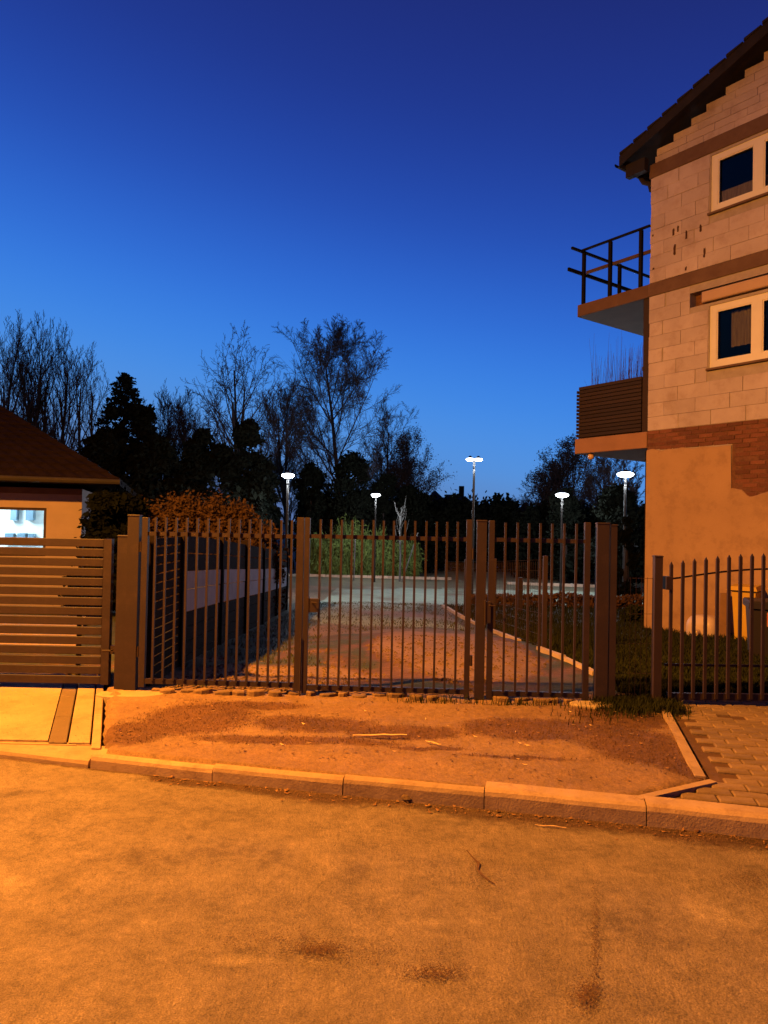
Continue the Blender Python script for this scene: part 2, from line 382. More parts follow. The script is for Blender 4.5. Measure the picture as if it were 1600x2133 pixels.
# kerbs: one kerb, stone by stone
kerb = tag(empty('kerb'), kind='structure')
joints = [-1.85, -1.02, -.21, .60, 1.45, 2.28, 3.12, 3.95, 4.78]
def kstone(x0, x1, h, d=.14, name='kerb_stone'):
    mb = MB(); n = 7; g = .004
    a = Vector((x0, float(yk(x0)), 0)); b = Vector((x1, float(yk(x1)), 0)); t = (b-a).normalized(); nrm = Vector((-t.y, t.x, 0))
    if nrm.y < 0: nrm = -nrm
    prof = [(.0, -.1), (0.002, h-.035), (.010, h-.014), (.026, h-.003), (.05, h), (d, h), (d, -.1)]
    vs = []
    for i in range(n+1):
        p = a+t*g+(b-a-t*2*g)*(i/n)
        for o_, z in prof:
            w = noise.noise(Vector((p.x*5, z*20, o_*30)))*.004 if z > 0 else 0
            vs.append(p+nrm*(o_+w)+Vector((0, 0, z+w*.6)))
    k = len(prof); fs = [(i*k+j, (i+1)*k+j, (i+1)*k+j+1, i*k+j+1) for i in range(n) for j in range(k-1)]
    fs += [tuple(range(k)), tuple(n*k+j for j in range(k))[::-1]]
    mb.add(vs, fs); return mb.build(name, M_kerb, kerb)
hs = [.088, .098, .106, .112, .117, .12, .12, .12]
for i in range(8): kstone(joints[i]+rng.uniform(-.003, .003), joints[i+1], hs[i])
for i in range(5): kstone(-1.86-(i+1)*.9, -1.86-i*.9, .058, .26)

# driveway at the left, its slabs
drive = tag(empty('driveway'), kind='structure')
mb = MB(); pts = []
def dz(y): return .062+(min(y, 6.3)-4.6)*.036 if y < 6.3 else .123-(y-6.3)*.03
ysd = [4.9, 5.5, 6.3, 8, 12]
for y in ysd: pts += [(-9, y, dz(y)), (edge_drive(y)-.349, y, dz(y)), (-9, y, -.2), (edge_drive(y)-.349, y, -.2)]
fs = [(i*4, i*4+1, i*4+5, i*4+4) for i in range(4)]+[(i*4+1, i*4+3, i*4+7, i*4+5) for i in range(4)]+[(0, 2, 3, 1)]
mb.add(pts, fs); mb.build('concrete_slab', M_drive, drive)
def qslab(name, m, o0, o1, y0, y1, h=0.0, parent=drive, ef=edge_drive):
    mb = MB(); g = .004
    def c(o, y): return (ef(y)+o, y)
    q = [c(o0+g, y0+g), c(o1-g, y0+g), c(o1-g, y1-g), c(o0+g, y1-g)]
    zt = [dz(y0)+h]*2+[dz(y1)+h]*2
    mb.add([(x, y, -.12) for x, y in q]+[(x, y, z-.004) for (x, y), z in zip(q, zt)]+
           [(x+(.004 if i in (0, 3) else -.004), y+(.004 if i < 2 else -.004), z) for i, ((x, y), z) in enumerate(zip(q, zt))],
           [(0, 3, 2, 1), (0, 1, 5, 4), (1, 2, 6, 5), (2, 3, 7, 6), (3, 0, 4, 7), (4, 5, 9, 8), (5, 6, 10, 9), (6, 7, 11, 10), (7, 4, 8, 11), (8, 9, 10, 11)])
    return mb.build(name, m, parent)
for y0, y1 in ((4.86, 5.42), (5.42, 5.98), (5.98, 6.6)): qslab('dark_paving_strip', M_strip, -.345, -.215, y0, y1, .002)
for y0, y1 in ((4.86, 5.36), (5.36, 6.22), (6.22, 7.1)): qslab('border_slab', M_drive, -.21, -.055, y0, y1, .004)
for y0, y1 in ((4.76, 5.5), (5.5, 6.24), (6.24, 7.0)): qslab('edging_stone', M_kerb, -.05, .02, y0, y1, .006)
for i, (x0, x1) in enumerate(((-2.05, -1.90), (-2.9, -2.052), (-3.8, -2.902), (-4.7, -3.802), (-5.6, -4.702))):
    mb = MB(); q = [(x0+.003, yk(x0)+.265), (x1-.003, yk(x1)+.265), (x1-.003 if i else edge_drive(4.84)-.06, 4.855 if x0 > -3 else 4.89), (x0+.003, 4.855 if x0 > -3 else 4.89)]
    if float(q[0][1]) >= 4.85: q[0] = (q[0][0], 4.85); 
    if float(q[1][1]) >= 4.85: q[1] = (q[1][0], 4.84)
    mb.hexa([(x, y, -.1) for x, y in q]+[(x, y, .064) for x, y in q]); mb.build('sill_slab', M_drive, drive)

# pavers at the right, each a stone of its own
pav = tag(empty('pavement'), kind='structure')
paver_me = MB().chbox(-.096, .096, -.046, .046, -.06, 0, .007).mesh('paver', M_paver)
ang = -math.atan(.225); ca, sa = math.cos(ang), math.sin(ang)
npv = 0
for r in range(-3, 30):
    for k in range(-4, 16):
        lx, ly = k*.2+(.1 if r % 2 else 0), r*.1
        x, y = 1.5+lx*ca-ly*sa, 4.02+lx*sa+ly*ca
        if y < yk(x)+.19 or x > y*.585+.35 or y > 6.25: continue
        if not (in_pave(x-.1, y-.03) and in_pave(x+.02, y+.03)): continue
        if rng.random() < .012: continue
        npv += 1
        inst('paver', paver_me, pav, (x, y, gz(x, y)+rng.uniform(-.004, .003)-.004), (rng.uniform(-.02, .02), rng.uniform(-.02, .02), ang+rng.uniform(-.012, .012)))
mb = MB()
bed = [(1.33, yk(1.33)+.15), (4.6, yk(4.6)+.15), (4.6, 6.3), (2.5, 6.3), (2.0, 4.29), (1.35, 3.97)]
mb.add([(x, y, gz(x, y)-.022) for x, y in bed], [tuple(range(6))]); b_ = mb.build('joint_soil', M_soil, pav)
def estone(p, q, w=.06, h=.012):
    p, q = Vector((*p, 0)), Vector((*q, 0)); t = (q-p).normalized(); n = Vector((-t.y, t.x, 0))
    c = [p+t*.003, q-t*.003, q-t*.003+n*w, p+t*.003+n*w]
    mb = MB(); mb.hexa([(v.x, v.y, -.05) for v in c]+[(v.x, v.y, gz(v.x, v.y)+h) for v in c]); return mb.build('edging_stone', M_kerb, pav)
for y0, y1 in ((4.30, 5.0), (5.0, 5.7), (5.7, 6.3)): estone((edge_pave(y0)-.02, y0), (edge_pave(y1)-.02, y1))
estone((1.98, 4.275), (1.42, 3.985), .05, .008)

# ---------------------------------------------------------------- house on the right
HX, HY, HA = 4.80, 13.0, math.radians(-54)
house = tag(empty('unfinished_house', (HX, HY, 0), HA), 'tall unfinished house of pale blocks with brick band and ragged plaster, at the right', 'house')
H = lambda mb, n, m_, p=house, **k: mb.build(n, m_, p, **k)
W1 = (1.16, 2.98, 4.37, 5.44); W2 = (1.155, 2.98, 7.04, 8.03)
def wall_with_holes(x0, x1, z0, z1, y0, y1, holes):
    mb = MB(); xsn = sorted({x0, x1, *[h[0] for h in holes], *[h[1] for h in holes]}); zsn = sorted({z0, z1, *[h[2] for h in holes], *[h[3] for h in holes]})
    for i in range(len(xsn)-1):
        for j in range(len(zsn)-1):
            cx, cz = (xsn[i]+xsn[i+1])/2, (zsn[j]+zsn[j+1])/2
            if any(h[0] < cx < h[1] and h[2] < cz < h[3] for h in holes): continue
            mb.box(xsn[i], xsn[i+1], y0, y1, zsn[j], zsn[j+1])
    return mb
RB = (.80, 3.1, 5.49, 5.745)      # recess for the shutter box
H(wall_with_holes(0.03, 9, -.9, 8.30, .011, .30, [W1, W2, RB]), 'wall', M_mortar)
H(MB().box(RB[0]-.01, RB[1]+.01, .2, .31, RB[2]-.01, RB[3]+.01), 'recess_back', M_brickmort)
mb = MB(); mb.box(.03, .33, .303, 8, -.9, 8.28); mb.box(8.7, 9, .303, 8, -.9, 8.28); mb.box(.33, 8.7, 7.7, 8, -.9, 8.28); H(mb, 'wall', M_plaster)
mb = MB(); mb.add([(.03, .12, 8.303), (9, .12, 8.303), (4.5, .12, 10.25), (.03, .3, 8.303), (9, .3, 8.303), (4.5, .3, 10.25)], [(0, 1, 2), (5, 4, 3), (0, 3, 4, 1), (1, 4, 5, 2), (2, 5, 3, 0)]); H(mb, 'gable_core', M_roofd)
# blocks
nb = 0
def block(x0, x1, z0, z1, y0=0.0, m_=M_block, name='block', c=.003, j=.0018):
    mb = MB().rbox(x0+j, x1-j, y0+rng.uniform(-.004, .004), y0+.045, z0+j, z1-j, c); mb.build(name, m_, house)
HOLES = [(.47, 6.93), (.56, 6.95), (.70, 6.80), (.93, 6.83), (.50, 6.62), (1.02, 6.40)]
def rows(z0, z1, n, holes, off0=0, h0=None):
    global nb
    h = (z1-z0)/n
    for r in range(n):
        za, zb = z0+r*h, z0+(r+1)*h
        x = 0.0; off = ((r+off0) % 2)*.30; edges = [0.0]
        x = off if off > .1 else .59
        x += rng.uniform(-.05, .05)
        while x < 3.9: edges.append(x); x += .595+rng.uniform(-.02, .02)
        edges.append(4.0)
        for a, b in zip(edges, edges[1:]):
            segs = [(a, b)]
            for hl in holes:
                if hl[2] < (za+zb)/2 < hl[3] or (hl[2] < zb-.03 and hl[3] > za+.03):
                    ns = []
                    for p, q in segs:
                        if q <= hl[0] or p >= hl[1]: ns.append((p, q))
                        else:
                            if p < hl[0]-.03: ns.append((p, hl[0]))
                            if q > hl[1]+.03: ns.append((hl[1], q))
                    segs = ns
            for p, q in segs:
                if q-p < .05: continue
                gap = .004
                block(p+(.010 if rng.random() < .18 else 0), q-(.012 if rng.random() < .1 else 0), za, zb)
                nb += 1
w1h = (W1[0]-.02, W1[1]+.02, W1[2]-.02, W1[3]+.0); w2h = (W2[0]-.02, W2[1]+.02, W2[2]-.02, 8.08); rbh = RB
rows(3.41, 5.875, 10, [w1h, rbh]); rows(6.125, 8.07, 8, [w2h], 1)
M_hole = mat('chipped_hole', (.06, .03, .025), (.045, .022, .02), 9, .95)
# chipped joints: raw mortar showing as ragged lumps proud of nothing, set in widened joints
for (x, z, h) in ((.47, 6.93, .15), (.56, 6.96, .12), (.72, 6.80, .17), (.985, 6.83, .13), (.50, 6.60, .19), (1.06, 6.38, .17), (.72, 6.2, .08), (.06, 7.0, .04), (.08, 6.38, .04)):
    mb = MB(); w = .018+rng.random()*.01
    pp = [(x+w*a_*(.55+.4*rng.random()), z+h/2*b_*(.75+.35*rng.random())) for a_, b_ in ((1, 0), (1.1, .6), (.8, 1), (0, 1.05), (-.7, .95), (-1, .5), (-.9, -.1), (-1, -.8), (0, -1), (.9, -.85))]
    mb.add([(a, -.006, b) for a, b in pp]+[(a, .02, b) for a, b in pp], [tuple(range(10))[::-1]]+[(i, (i+1) % 10, 10+(i+1) % 10, 10+i) for i in range(10)])
    H(mb, 'chipped_joint', M_hole)
# stepped gable rows
prev = 8.335
for zt in [8.465+.13*k_ for k_ in range(12)]:
    xs0 = max(.06, (zt-8.555)/.405)+rng.uniform(-.02, .03)
    x = xs0
    while x < 4.4:
        x2 = min(x+rng.uniform(.45, .6), 4.45); block(x, x2, prev, zt, .03); x = x2
    prev = zt
# ring beams
H(MB().rbox(-.03, 9, -.012, .10, 8.075, 8.33, .01), 'ring_beam', M_band)
H(MB().rbox(-.03, 9, -.014, .10, 5.88, 6.12, .01), 'ring_beam', M_band)
# brick course and exposed bricks
H(MB().box(0.0, 4.0, .0085, .0105, 3.06, 3.405), 'brick_bed', M_brickmort)
H(MB().box(1.58, 3.6, .009, .0107, 2.1, 3.058), 'brick_bed', M_brickmort)
brick_me = [MB().rbox(-.12, .12, 0, .05, -.031, .031, .005).mesh('brick', M_brick), MB().rbox(-.057, .057, 0, .05, -.031, .031, .005).mesh('brick_end', M_brick)]
def low_edge(x): return 3.075-.03*x/1.5+.035*vnoise(x, 0, 5)-.02
def patch_bottom(x): return float(np.interp(x, [1.58, 1.75, 1.87, 2.0, 2.2, 2.6, 3.1, 3.6], [2.31, 2.29, 2.17, 2.19, 2.25, 2.3, 2.25, 2.3]))+.02*vnoise(x, 3, 6)
r = 0; z = 3.371
while z > 2.1:
    x = -.0+(.125 if r % 2 else 0); end = r % 2
    if r % 2: inst('brick', brick_me[1], house, (.06, .0+rng.uniform(-.006, .004), z))
    while x < 3.5:
        cx = x+.12
        ok = z > low_edge(cx)+.02 or (cx > 1.68 and z > patch_bottom(cx))
        if ok and rng.random() > .03: inst('brick', brick_me[0], house, (cx, rng.uniform(-.008, .008), z+rng.uniform(-.002, .002)), (0, rng.uniform(-.01, .01), rng.uniform(-.02, .02)))
        x += .252
    z -= .073; r += 1
# plaster with its ragged upper edge, 2.5 cm thick
def plaster_sheet(xsl, topf, botz):
    mb = MB(); vs = []; nx = len(xsl)-1
    for x in xsl:
        zt = topf(x)
        vs += [(x, -.014, botz), (x, -.014, zt-.012), (x, .0, zt), (x, .05, zt), (x, .05, botz)]
    fs = [(i*5+j, (i+1)*5+j, (i+1)*5+j+1, i*5+j+1) for i in range(nx) for j in range(4)]
    fs += [(0, 1, 2, 3, 4), tuple(nx*5+j for j in (4, 3, 2, 1, 0))]
    mb.add(vs, fs); return H(mb, 'plaster', M_plaster)
plaster_sheet([-.005+i*1.575/60 for i in range(61)]+[1.585+i*2.0/60 for i in range(61)]+[3.6, 9], lambda x: low_edge(x) if x < 1.58 else (patch_bottom(x) if x < 3.59 else 3.4), -.9)
H(MB().box(4.003, 9, .0, .0105, 3.405, 8.07), 'wall', M_block)
# windows
def window(W, x_in, curtain_top, shut):
    x0, x1, z0, z1 = W; y = .03
    fr = MB(); t = .115
    xm = [x0, x_in-.055, x1]
    fr.box(x0, x1, y, y+.09, z0, z0+t); fr.box(x0, x1, y, y+.09, z1-t+.01, z1); fr.box(x0, x0+t, y, y+.09, z0+t, z1-t+.01); fr.box(x1-t, x1, y, y+.09, z0+t, z1-t+.01)
    fr.box(x_in-.08, x_in+.08, y-.002, y+.092, z0+t, z1-t+.01)
    w = H(fr, 'window', M_white)
    ga = (x0+t, x_in-.08); gb = (x_in+.08, x1-t)
    for a, b in (ga, gb):
        s = MB(); q = .02
        s.box(a, b, y+.01, y+.03, z0+t, z0+t+q); s.box(a, b, y+.01, y+.03, z1-t-q+.01, z1-t+.01); s.box(a, a+q, y+.01, y+.03, z0+t+q, z1-t-q+.01); s.box(b-q, b, y+.01, y+.03, z0+t+q, z1-t-q+.01)
        s.build('sash', M_white, w)
        MB().box(a+.001, b-.001, y+.045, y+.055, z0+t+.001, z1-t+.009).build('pane', M_glass, w)
    MB().rbox(x0-.03, x1+.03, -.05, .04, z0-.045, z0-.008, .004).build('sill', M_band, w)
    rm_ = MB(); a, b, c, d, e_, f_ = x0-2.2, x1+.5, .31, 3.4, z0-.9, z1+.5
    if a < .34: a = .34
    rm_.add([(a, c, e_), (b, c, e_), (b, d, e_), (a, d, e_), (a, c, f_), (b, c, f_), (b, d, f_), (a, d, f_)], [(0, 1, 2, 3), (4, 7, 6, 5), (1, 5, 6, 2), (2, 6, 7, 3), (3, 7, 4, 0)]); rm_.build('room', M_dark, w)
    return w, ga, gb
w, ga, gb = window(W2, 1.955, 7.45, None)
MB().box(ga[0]+.0, gb[0]+.9, .13, .135, 7.12, 7.40).build('blind', M_curt, w)
w, ga, gb = window(W1, 1.955, 0, None)
cu = MB(); n = 24
cu.add([(1.42+i*.022, .24+.02*math.sin(i*1.3), z_) for z_ in (4.72, 5.33) for i in range(n+1)], [(i, i+1, n+2+i, n+1+i) for i in range(n)]); cu.build('curtain', M_curt, w)
cu = MB(); cu.add([(2.3+i*.022, .24+.02*math.sin(i*1.3), z_) for z_ in (4.5, 5.33) for i in range(n+1)], [(i, i+1, n+2+i, n+1+i) for i in range(n)]); cu.build('curtain', M_curt, w)
H(MB().rbox(1.04, 3.02, -.05, .15, 5.515, 5.70, .015), 'shutter_box', M_shut)
# roof
RZ = lambda x: 8.575+.384*(x+.47)
mb = MB(); xe, xr_ = -.47, 4.5
def rslab(ya, yb, th, dz0=0.0):
    q = MB()
    q.hexa([(xe, ya, RZ(xe)-th+dz0), (xr_, ya, RZ(xr_)-th+dz0), (xr_, yb, RZ(xr_)-th+dz0), (xe, yb, RZ(xe)-th+dz0), (xe, ya, RZ(xe)+dz0), (xr_, ya, RZ(xr_)+dz0), (xr_, yb, RZ(xr_)+dz0), (xe, yb, RZ(xe)+dz0)])
    m2 = 9.0
    q.hexa([(m2-xe, ya, RZ(xe)-th+dz0), (m2-xe, yb, RZ(xe)-th+dz0), (xr_+.001, yb, RZ(xr_)-th+dz0), (xr_+.001, ya, RZ(xr_)-th+dz0), (m2-xe, ya, RZ(xe)+dz0), (m2-xe, yb, RZ(xe)+dz0), (xr_+.001, yb, RZ(xr_)+dz0), (xr_+.001, ya, RZ(xr_)+dz0)])
    return q
roof = H(rslab(-.28, 8.3, .13), 'roof', M_roofd)
rslab(-.31, -.282, .19, .012).build('verge_board', M_roofd, roof)
n = 17
for i in range(n):      # ends of tile rows along the verge and rafters' ends at the eave
    x = xe+.02+i*.29
    MB().hexa([(x, -.33, RZ(x)+.014), (x+.27, -.33, RZ(x+.27)+.008), (x+.27, 8.3, RZ(x+.27)+.008), (x, 8.3, RZ(x)+.014), (x, -.33, RZ(x)+.065), (x+.27, -.33, RZ(x+.27)+.03), (x+.27, 8.3, RZ(x+.27)+.03), (x, 8.3, RZ(x)+.065)]).build('tile_course', M_roofd, roof)
for i in range(9): MB().box(-.40, .0, -.20+i*.95, -.08+i*.95, 8.18, 8.42).build('rafter_end', M_roofd, roof)
g = MB(); k = 10; pr = [(-.50+.07*math.cos(math.pi+math.pi*j/k)*1, 8.47+.085*math.sin(math.pi+math.pi*j/k)) for j in range(k+1)]
g.add([(a, yy, b) for yy in (-.31, 8.3) for a, b in pr]+[(a*.985, yy, b+.008) for yy in (-.31, 8.3) for a, b in pr], [(j, j+1, k+2+j, k+1+j) for j in range(k)]+[(2*(k+1)+j, 3*(k+1)+j, 3*(k+1)+j+1, 2*(k+1)+j+1) for j in range(k)]); g.build('gutter', M_roofd, roof)
mb = MB(); mb.tube([(-.30, .10, 8.26), (-.22, .10, 8.12), (-.09, .10, 8.04), (-.05, .1, 7.9)], .045, 8); H(mb, 'downpipe', M_roofd)
mb = MB(); mb.box(-.14, -.012, .04, .17, 3.402, 5.878); mb.box(-.155, -.012, .035, .175, 4.55, 4.62); H(mb, 'corner_post', M_slat)
mb = MB(); mb.box(-.27, -.02, .35, .60, -.5, 3.098); H(mb, 'corner_post', M_slabd)
# balconies
ub = H(MB().rbox(-1.64, -.032, .0, 3.0, 5.88, 6.12, .008), 'balcony_slab', M_slab)
for x in (-1.53, -.9, -.22): MB().box(x-.03, x+.03, .02, .08, 6.12, 7.20).build('railing_post', M_rail, ub)
for y in (1.18, 2.9): MB().box(-1.53, -1.47, y-.03, y+.03, 6.12, 7.19).build('railing_post', M_rail, ub)
MB().box(-1.56, -.02, .0, .05, 7.20, 7.235).build('handrail', M_rail, ub)
MB().box(-1.50, -.02, .085, .115, 6.735, 6.80).build('middle_rail', mat('rail_wood', (.08, .055, .055), (.06, .04, .04), 8, .8), ub)
MB().box(-1.545, -1.50, -.34, 3.0, 7.15, 7.195).build('handrail', M_rail, ub)
MB().box(-1.575, -1.535, -.40, 3.0, 6.71, 6.775).build('middle_rail', M_rail, ub)
lb = H(MB().rbox(-1.655, -.012, .0, 3.0, 3.10, 3.40, .01), 'balcony_slab', mat('balcony_edge_paint', (.28, .175, .135), (.24, .15, .115), 3, .85, .3, 40))
for i in range(14):
    z0 = 3.43+i*.0735
    MB().rbox(-1.60, -.16, .03+rng.uniform(-.004, .004), .055, z0, z0+.062, .004).build('balcony_slat', M_slat, lb)
    if i < 13: MB().box(-1.625, -1.602, -.0, 2.9, z0+.005, z0+.058).build('balcony_slat', M_slat, lb)
MB().box(-1.60, -.16, .056, .075, 3.41, 4.44).build('balcony_lining', M_slabd, lb)
MB().box(-1.598, -1.57, .077, 2.9, 3.41, 4.44).build('balcony_lining', M_slabd, lb)
MB().lathe([(.02, .05), (.05, .03), (.065, -.01), (.055, -.05), (.02, -.075)], (-1.35, .13, 3.05), 12).build('balcony_lamp', mat('opal_cover', (.55, .42, .33), None, rough=.3), lb, smooth=True)

# ---------------------------------------------------------------- house on the left
LX, LY = -5.955, 14.0
lh = tag(empty('garage_house', (LX, LY, 0), math.radians(17)), 'low house with dark hipped roof and a bright lit kitchen window, at the left', 'house')
lhb = lambda mb, n, m_, p=lh, **k: mb.build(n, m_, p, **k)
LW = (-1.66, -.635, .85, 1.785)
lhb(wall_with_holes(-7, 0, -.9, 2.18, 0, .25, [LW]), 'wall', M_lwall)
mb = MB(); mb.box(-.25, 0, .253, 7, -.9, 2.18); mb.box(-7, -6.75, .253, 7, -.9, 2.18); mb.box(-6.75, -.25, 6.75, 7, -.9, 2.18); lhb(mb, 'wall', M_lwall)
mb = MB(); e0, e1 = .70, 2.36
for (ex, ez, ey) in ((e0, 2.34, -.7),):
    mb.add([(-7.7, -.7, 2.34), (.7, -.7, 2.34), (.7, 7.7, 2.34), (-7.7, 7.7, 2.34), (-3.5-.9, 3.5, 4.42), (-3.5+.9, 3.5, 4.42), (-7.7, -.7, 2.26), (.7, -.7, 2.26), (.7, 7.7, 2.26), (-7.7, 7.7, 2.26)],
           [(0, 1, 5, 4), (1, 2, 5), (2, 3, 4, 5), (3, 0, 4), (0, 6, 7, 1), (1, 7, 8, 2), (2, 8, 9, 3), (3, 9, 6, 0), (6, 9, 8, 7)])
lroof = lhb(mb, 'roof', M_lroof)
A0, B0, T0, T1 = Vector((-7.7, -.7, 2.34)), Vector((.7, -.7, 2.34)), Vector((-4.4, 3.5, 4.42)), Vector((-2.6, 3.5, 4.42))
nrm = (B0-A0).cross(T0-A0).normalized(); nr = 15
for i in range(nr):       # courses of tiles on the front slope, each tile a little ridge
    a, b = A0.lerp(T0, i/nr), B0.lerp(T1, i/nr); a2, b2 = A0.lerp(T0, (i+1)/nr), B0.lerp(T1, (i+1)/nr)
    q = MB(); n = max(3, int((b-a).length/.24)); vs = []
    for j in range(2*n+1):
        t = j/(2*n); h = .03 if j % 2 else .055
        vs += [a.lerp(b, t)+nrm*h, a2.lerp(b2, t)+nrm*(h-.03), a.lerp(b, t)+nrm*.003]
    q.add(vs, [(j*3, j*3+3, j*3+4, j*3+1) for j in range(2*n)]+[(j*3+2, j*3+5, j*3+3, j*3) for j in range(2*n)])
    q.build('tile_course', M_lroof, lroof)
A1, B1 = Vector((.7, -.7, 2.34)), Vector((.7, 7.7, 2.34)); nrm1 = (B1-A1).cross(T1-A1).normalized()
for i in range(nr):       # and on the slope to the right
    a, b = A1.lerp(T1, i/nr), B1.lerp(T1, i/nr); a2, b2 = A1.lerp(T1, (i+1)/nr), B1.lerp(T1, (i+1)/nr)
    q = MB(); q.hexa([a+nrm1*.002, b+nrm1*.002, b2+nrm1*.002, a2+nrm1*.002, a+nrm1*.05, b+nrm1*.05, b2+nrm1*.012, a2+nrm1*.012]); q.build('tile_course', M_lroof, lroof)
lhb(MB().tube([(-7.7, -.76, 2.30), (.74, -.76, 2.30)], .055, 8), 'gutter', M_roofd)
lhb(MB().box(-7.0, .0, -.04, -.002, 2.06, 2.17), 'eave_shade_band', M_band)  # shade under the eave, built as a dark band on the wall
x0, x1, z0, z1 = LW
fr = MB(); t = .05
fr.box(x0, x1, .03, .1, z0, z0+t); fr.box(x0, x1, .03, .1, z1-t, z1); fr.box(x0, x0+t, .03, .1, z0+t, z1-t); fr.box(x1-t, x1, .03, .1, z0+t, z1-t)
lw = lhb(fr, 'window', M_slat)
MB().box(x0+t+.001, x1-t-.001, .06, .07, z0+t+.001, z1-t-.001).build('pane', M_glass, lw)
rm = MB(); X0, X1, Y0, Y1, Z0, Z1 = x0-2.2, x1+.35, .26, 2.6, .3, 2.1
rm.add([(X0, Y0, Z0), (X1, Y0, Z0), (X1, Y1, Z0), (X0, Y1, Z0), (X0, Y0, Z1), (X1, Y0, Z1), (X1, Y1, Z1), (X0, Y1, Z1)], [(0, 1, 2, 3), (4, 7, 6, 5), (1, 5, 6, 2), (2, 6, 7, 3), (3, 7, 4, 0)])
rm.build('room', M_room, lw)
_c, _s = math.cos(math.radians(17)), math.sin(math.radians(17))
def HL(x, y, yl):
    d = ray(x, y); k = ((LX*-_s+LY*_c)+yl)/(d[0]*-_s+d[1]*_c); q = np.array([0, 0, CZ])+d*k; return ((q[0]-LX)*_c+(q[1]-LY)*_s, q[2])
for xa, xb, ya, yb_ in ((22, 34, 1050, 1084), (54, 69, 1050, 1084), (10, 27, 1111, 1135), (36, 52, 1111, 1135), (58, 70, 1112, 1135)):
    a, b = HL(xa, ya, 2.3), HL(xb, yb_, 2.3); MB().box(a[0], b[0], 2.3, 2.59, b[1], min(a[1], 2.08)).build('cupboard', M_cab, lw)
ld = bpy.data.lights.new('kitchen_light', 'POINT'); ld.energy = 170; ld.color = (.80, .93, 1); ld.shadow_soft_size = .15
lo = link(bpy.data.objects.new('ceiling_bulb', ld), lw); lo.location = (-1.9, 1.3, 1.9)

# ---------------------------------------------------------------- gates and fences along the verge
def fl(x): return 6.06-.035*x if x < 1.97 else 5.99+(x-1.97)*.06      # the fence line
ROT = -math.atan(.035)
# slatted gate, left
g1 = tag(empty('slatted_gate', (0, 6.20, 0)), 'brown metal gate of horizontal slats across the driveway, at the far left', 'gate')
mb = MB(); mb.box(-2.426, -2.357, -.03, .03, .165, 1.425); mb.build('gate_stile', M_gate, g1)
sl = MB().rbox(-4.6, -2.43, -.012, .012, 0, .0695, .004).mesh('slat', M_gate)
for i in range(15): inst('slat', sl, g1, (0, -.005, 1.353-i*.0848), (0, .011 if False else 0, 0))
MB().box(-4.6, -4.53, .014, .05, .17, 1.42).build('gate_stile', M_gate, g1); MB().box(-3.44, -3.39, .014, .05, .19, 1.40).build('gate_stile', M_gate, g1)
MB().box(-2.66, -2.63, .014, .05, .19, 1.40).build('gate_stile', M_gate, g1)
mb = MB(); mb.box(-2.357, -2.30, -.02, .02, .43, .50); mb.tube([(-2.33, -.03, .465), (-2.33, -.07, .465), (-2.40, -.075, .465)], .009, 6); mb.build('lock', M_gate2, g1)
def post(name, x0, x1, zt, label, cat='gate post', gz0=-.1, m_=M_gate, grp=None, y=None):
    yy = fl((x0+x1)/2) if y is None else y; w = x1-x0
    e = tag(empty(name, ((x0+x1)/2, yy, 0), ROT), label, cat, grp)
    dp = w*.32 if w > .07 else w/2
    MB().box(-w/2, w/2, -dp, dp, gz0, zt-.012).build('shaft', m_, e)
    MB().chbox(-w/2-.004, w/2+.004, -dp-.004, dp+.004, zt-.012, zt, .005).build('cap', m_, e)
    return e
post('gate_post', -2.292, -2.204, 1.462, 'shorter brown steel post beside the slatted gate', y=6.16)
post('gate_post', -2.200, -2.100, 1.641, 'tall brown steel post left of the double picket gate', y=6.14)
post('gate_post', .792, .873, 1.654, 'brown steel post between the double gate and the wicket gate')
post('gate_post', 1.797, 1.898, 1.652, 'wide brown steel post right of the wicket gate')
post('fence_post', 1.906, 1.963, 1.64, 'narrow brown fence post touching the wide post right of the wicket', 'fence post')
mb = MB()
for nm, x, y, w, d, h, lab in (('post_footing', -2.1, 6.0, .30, .12, .135, 'pale concrete footing under the two left gate posts'), ('post_footing', 1.76, 5.9, .20, .10, .155, 'bright concrete footing at the foot of the wide right gate post')):
    mb = MB(); n = 16
    pp = [(x+w*math.cos(2*math.pi*i/n)*(.85+.25*rng.random()), y+d*math.sin(2*math.pi*i/n)*(.8+.3*rng.random())) for i in range(n)]
    mb.add([(a, b, 0) for a, b in pp]+[(a, b, h-.008) for a, b in pp]+[(x+(a-x)*.93, y+(b-y)*.9, h+.004) for a, b in pp], [(i, (i+1) % n, n+(i+1) % n, n+i) for i in range(n)]+[(n+i, n+(i+1) % n, 2*n+(i+1) % n, 2*n+i) for i in range(n)]+[tuple(2*n+i for i in range(n))])
    tag(mb.build(nm, M_pad), lab, 'footing')
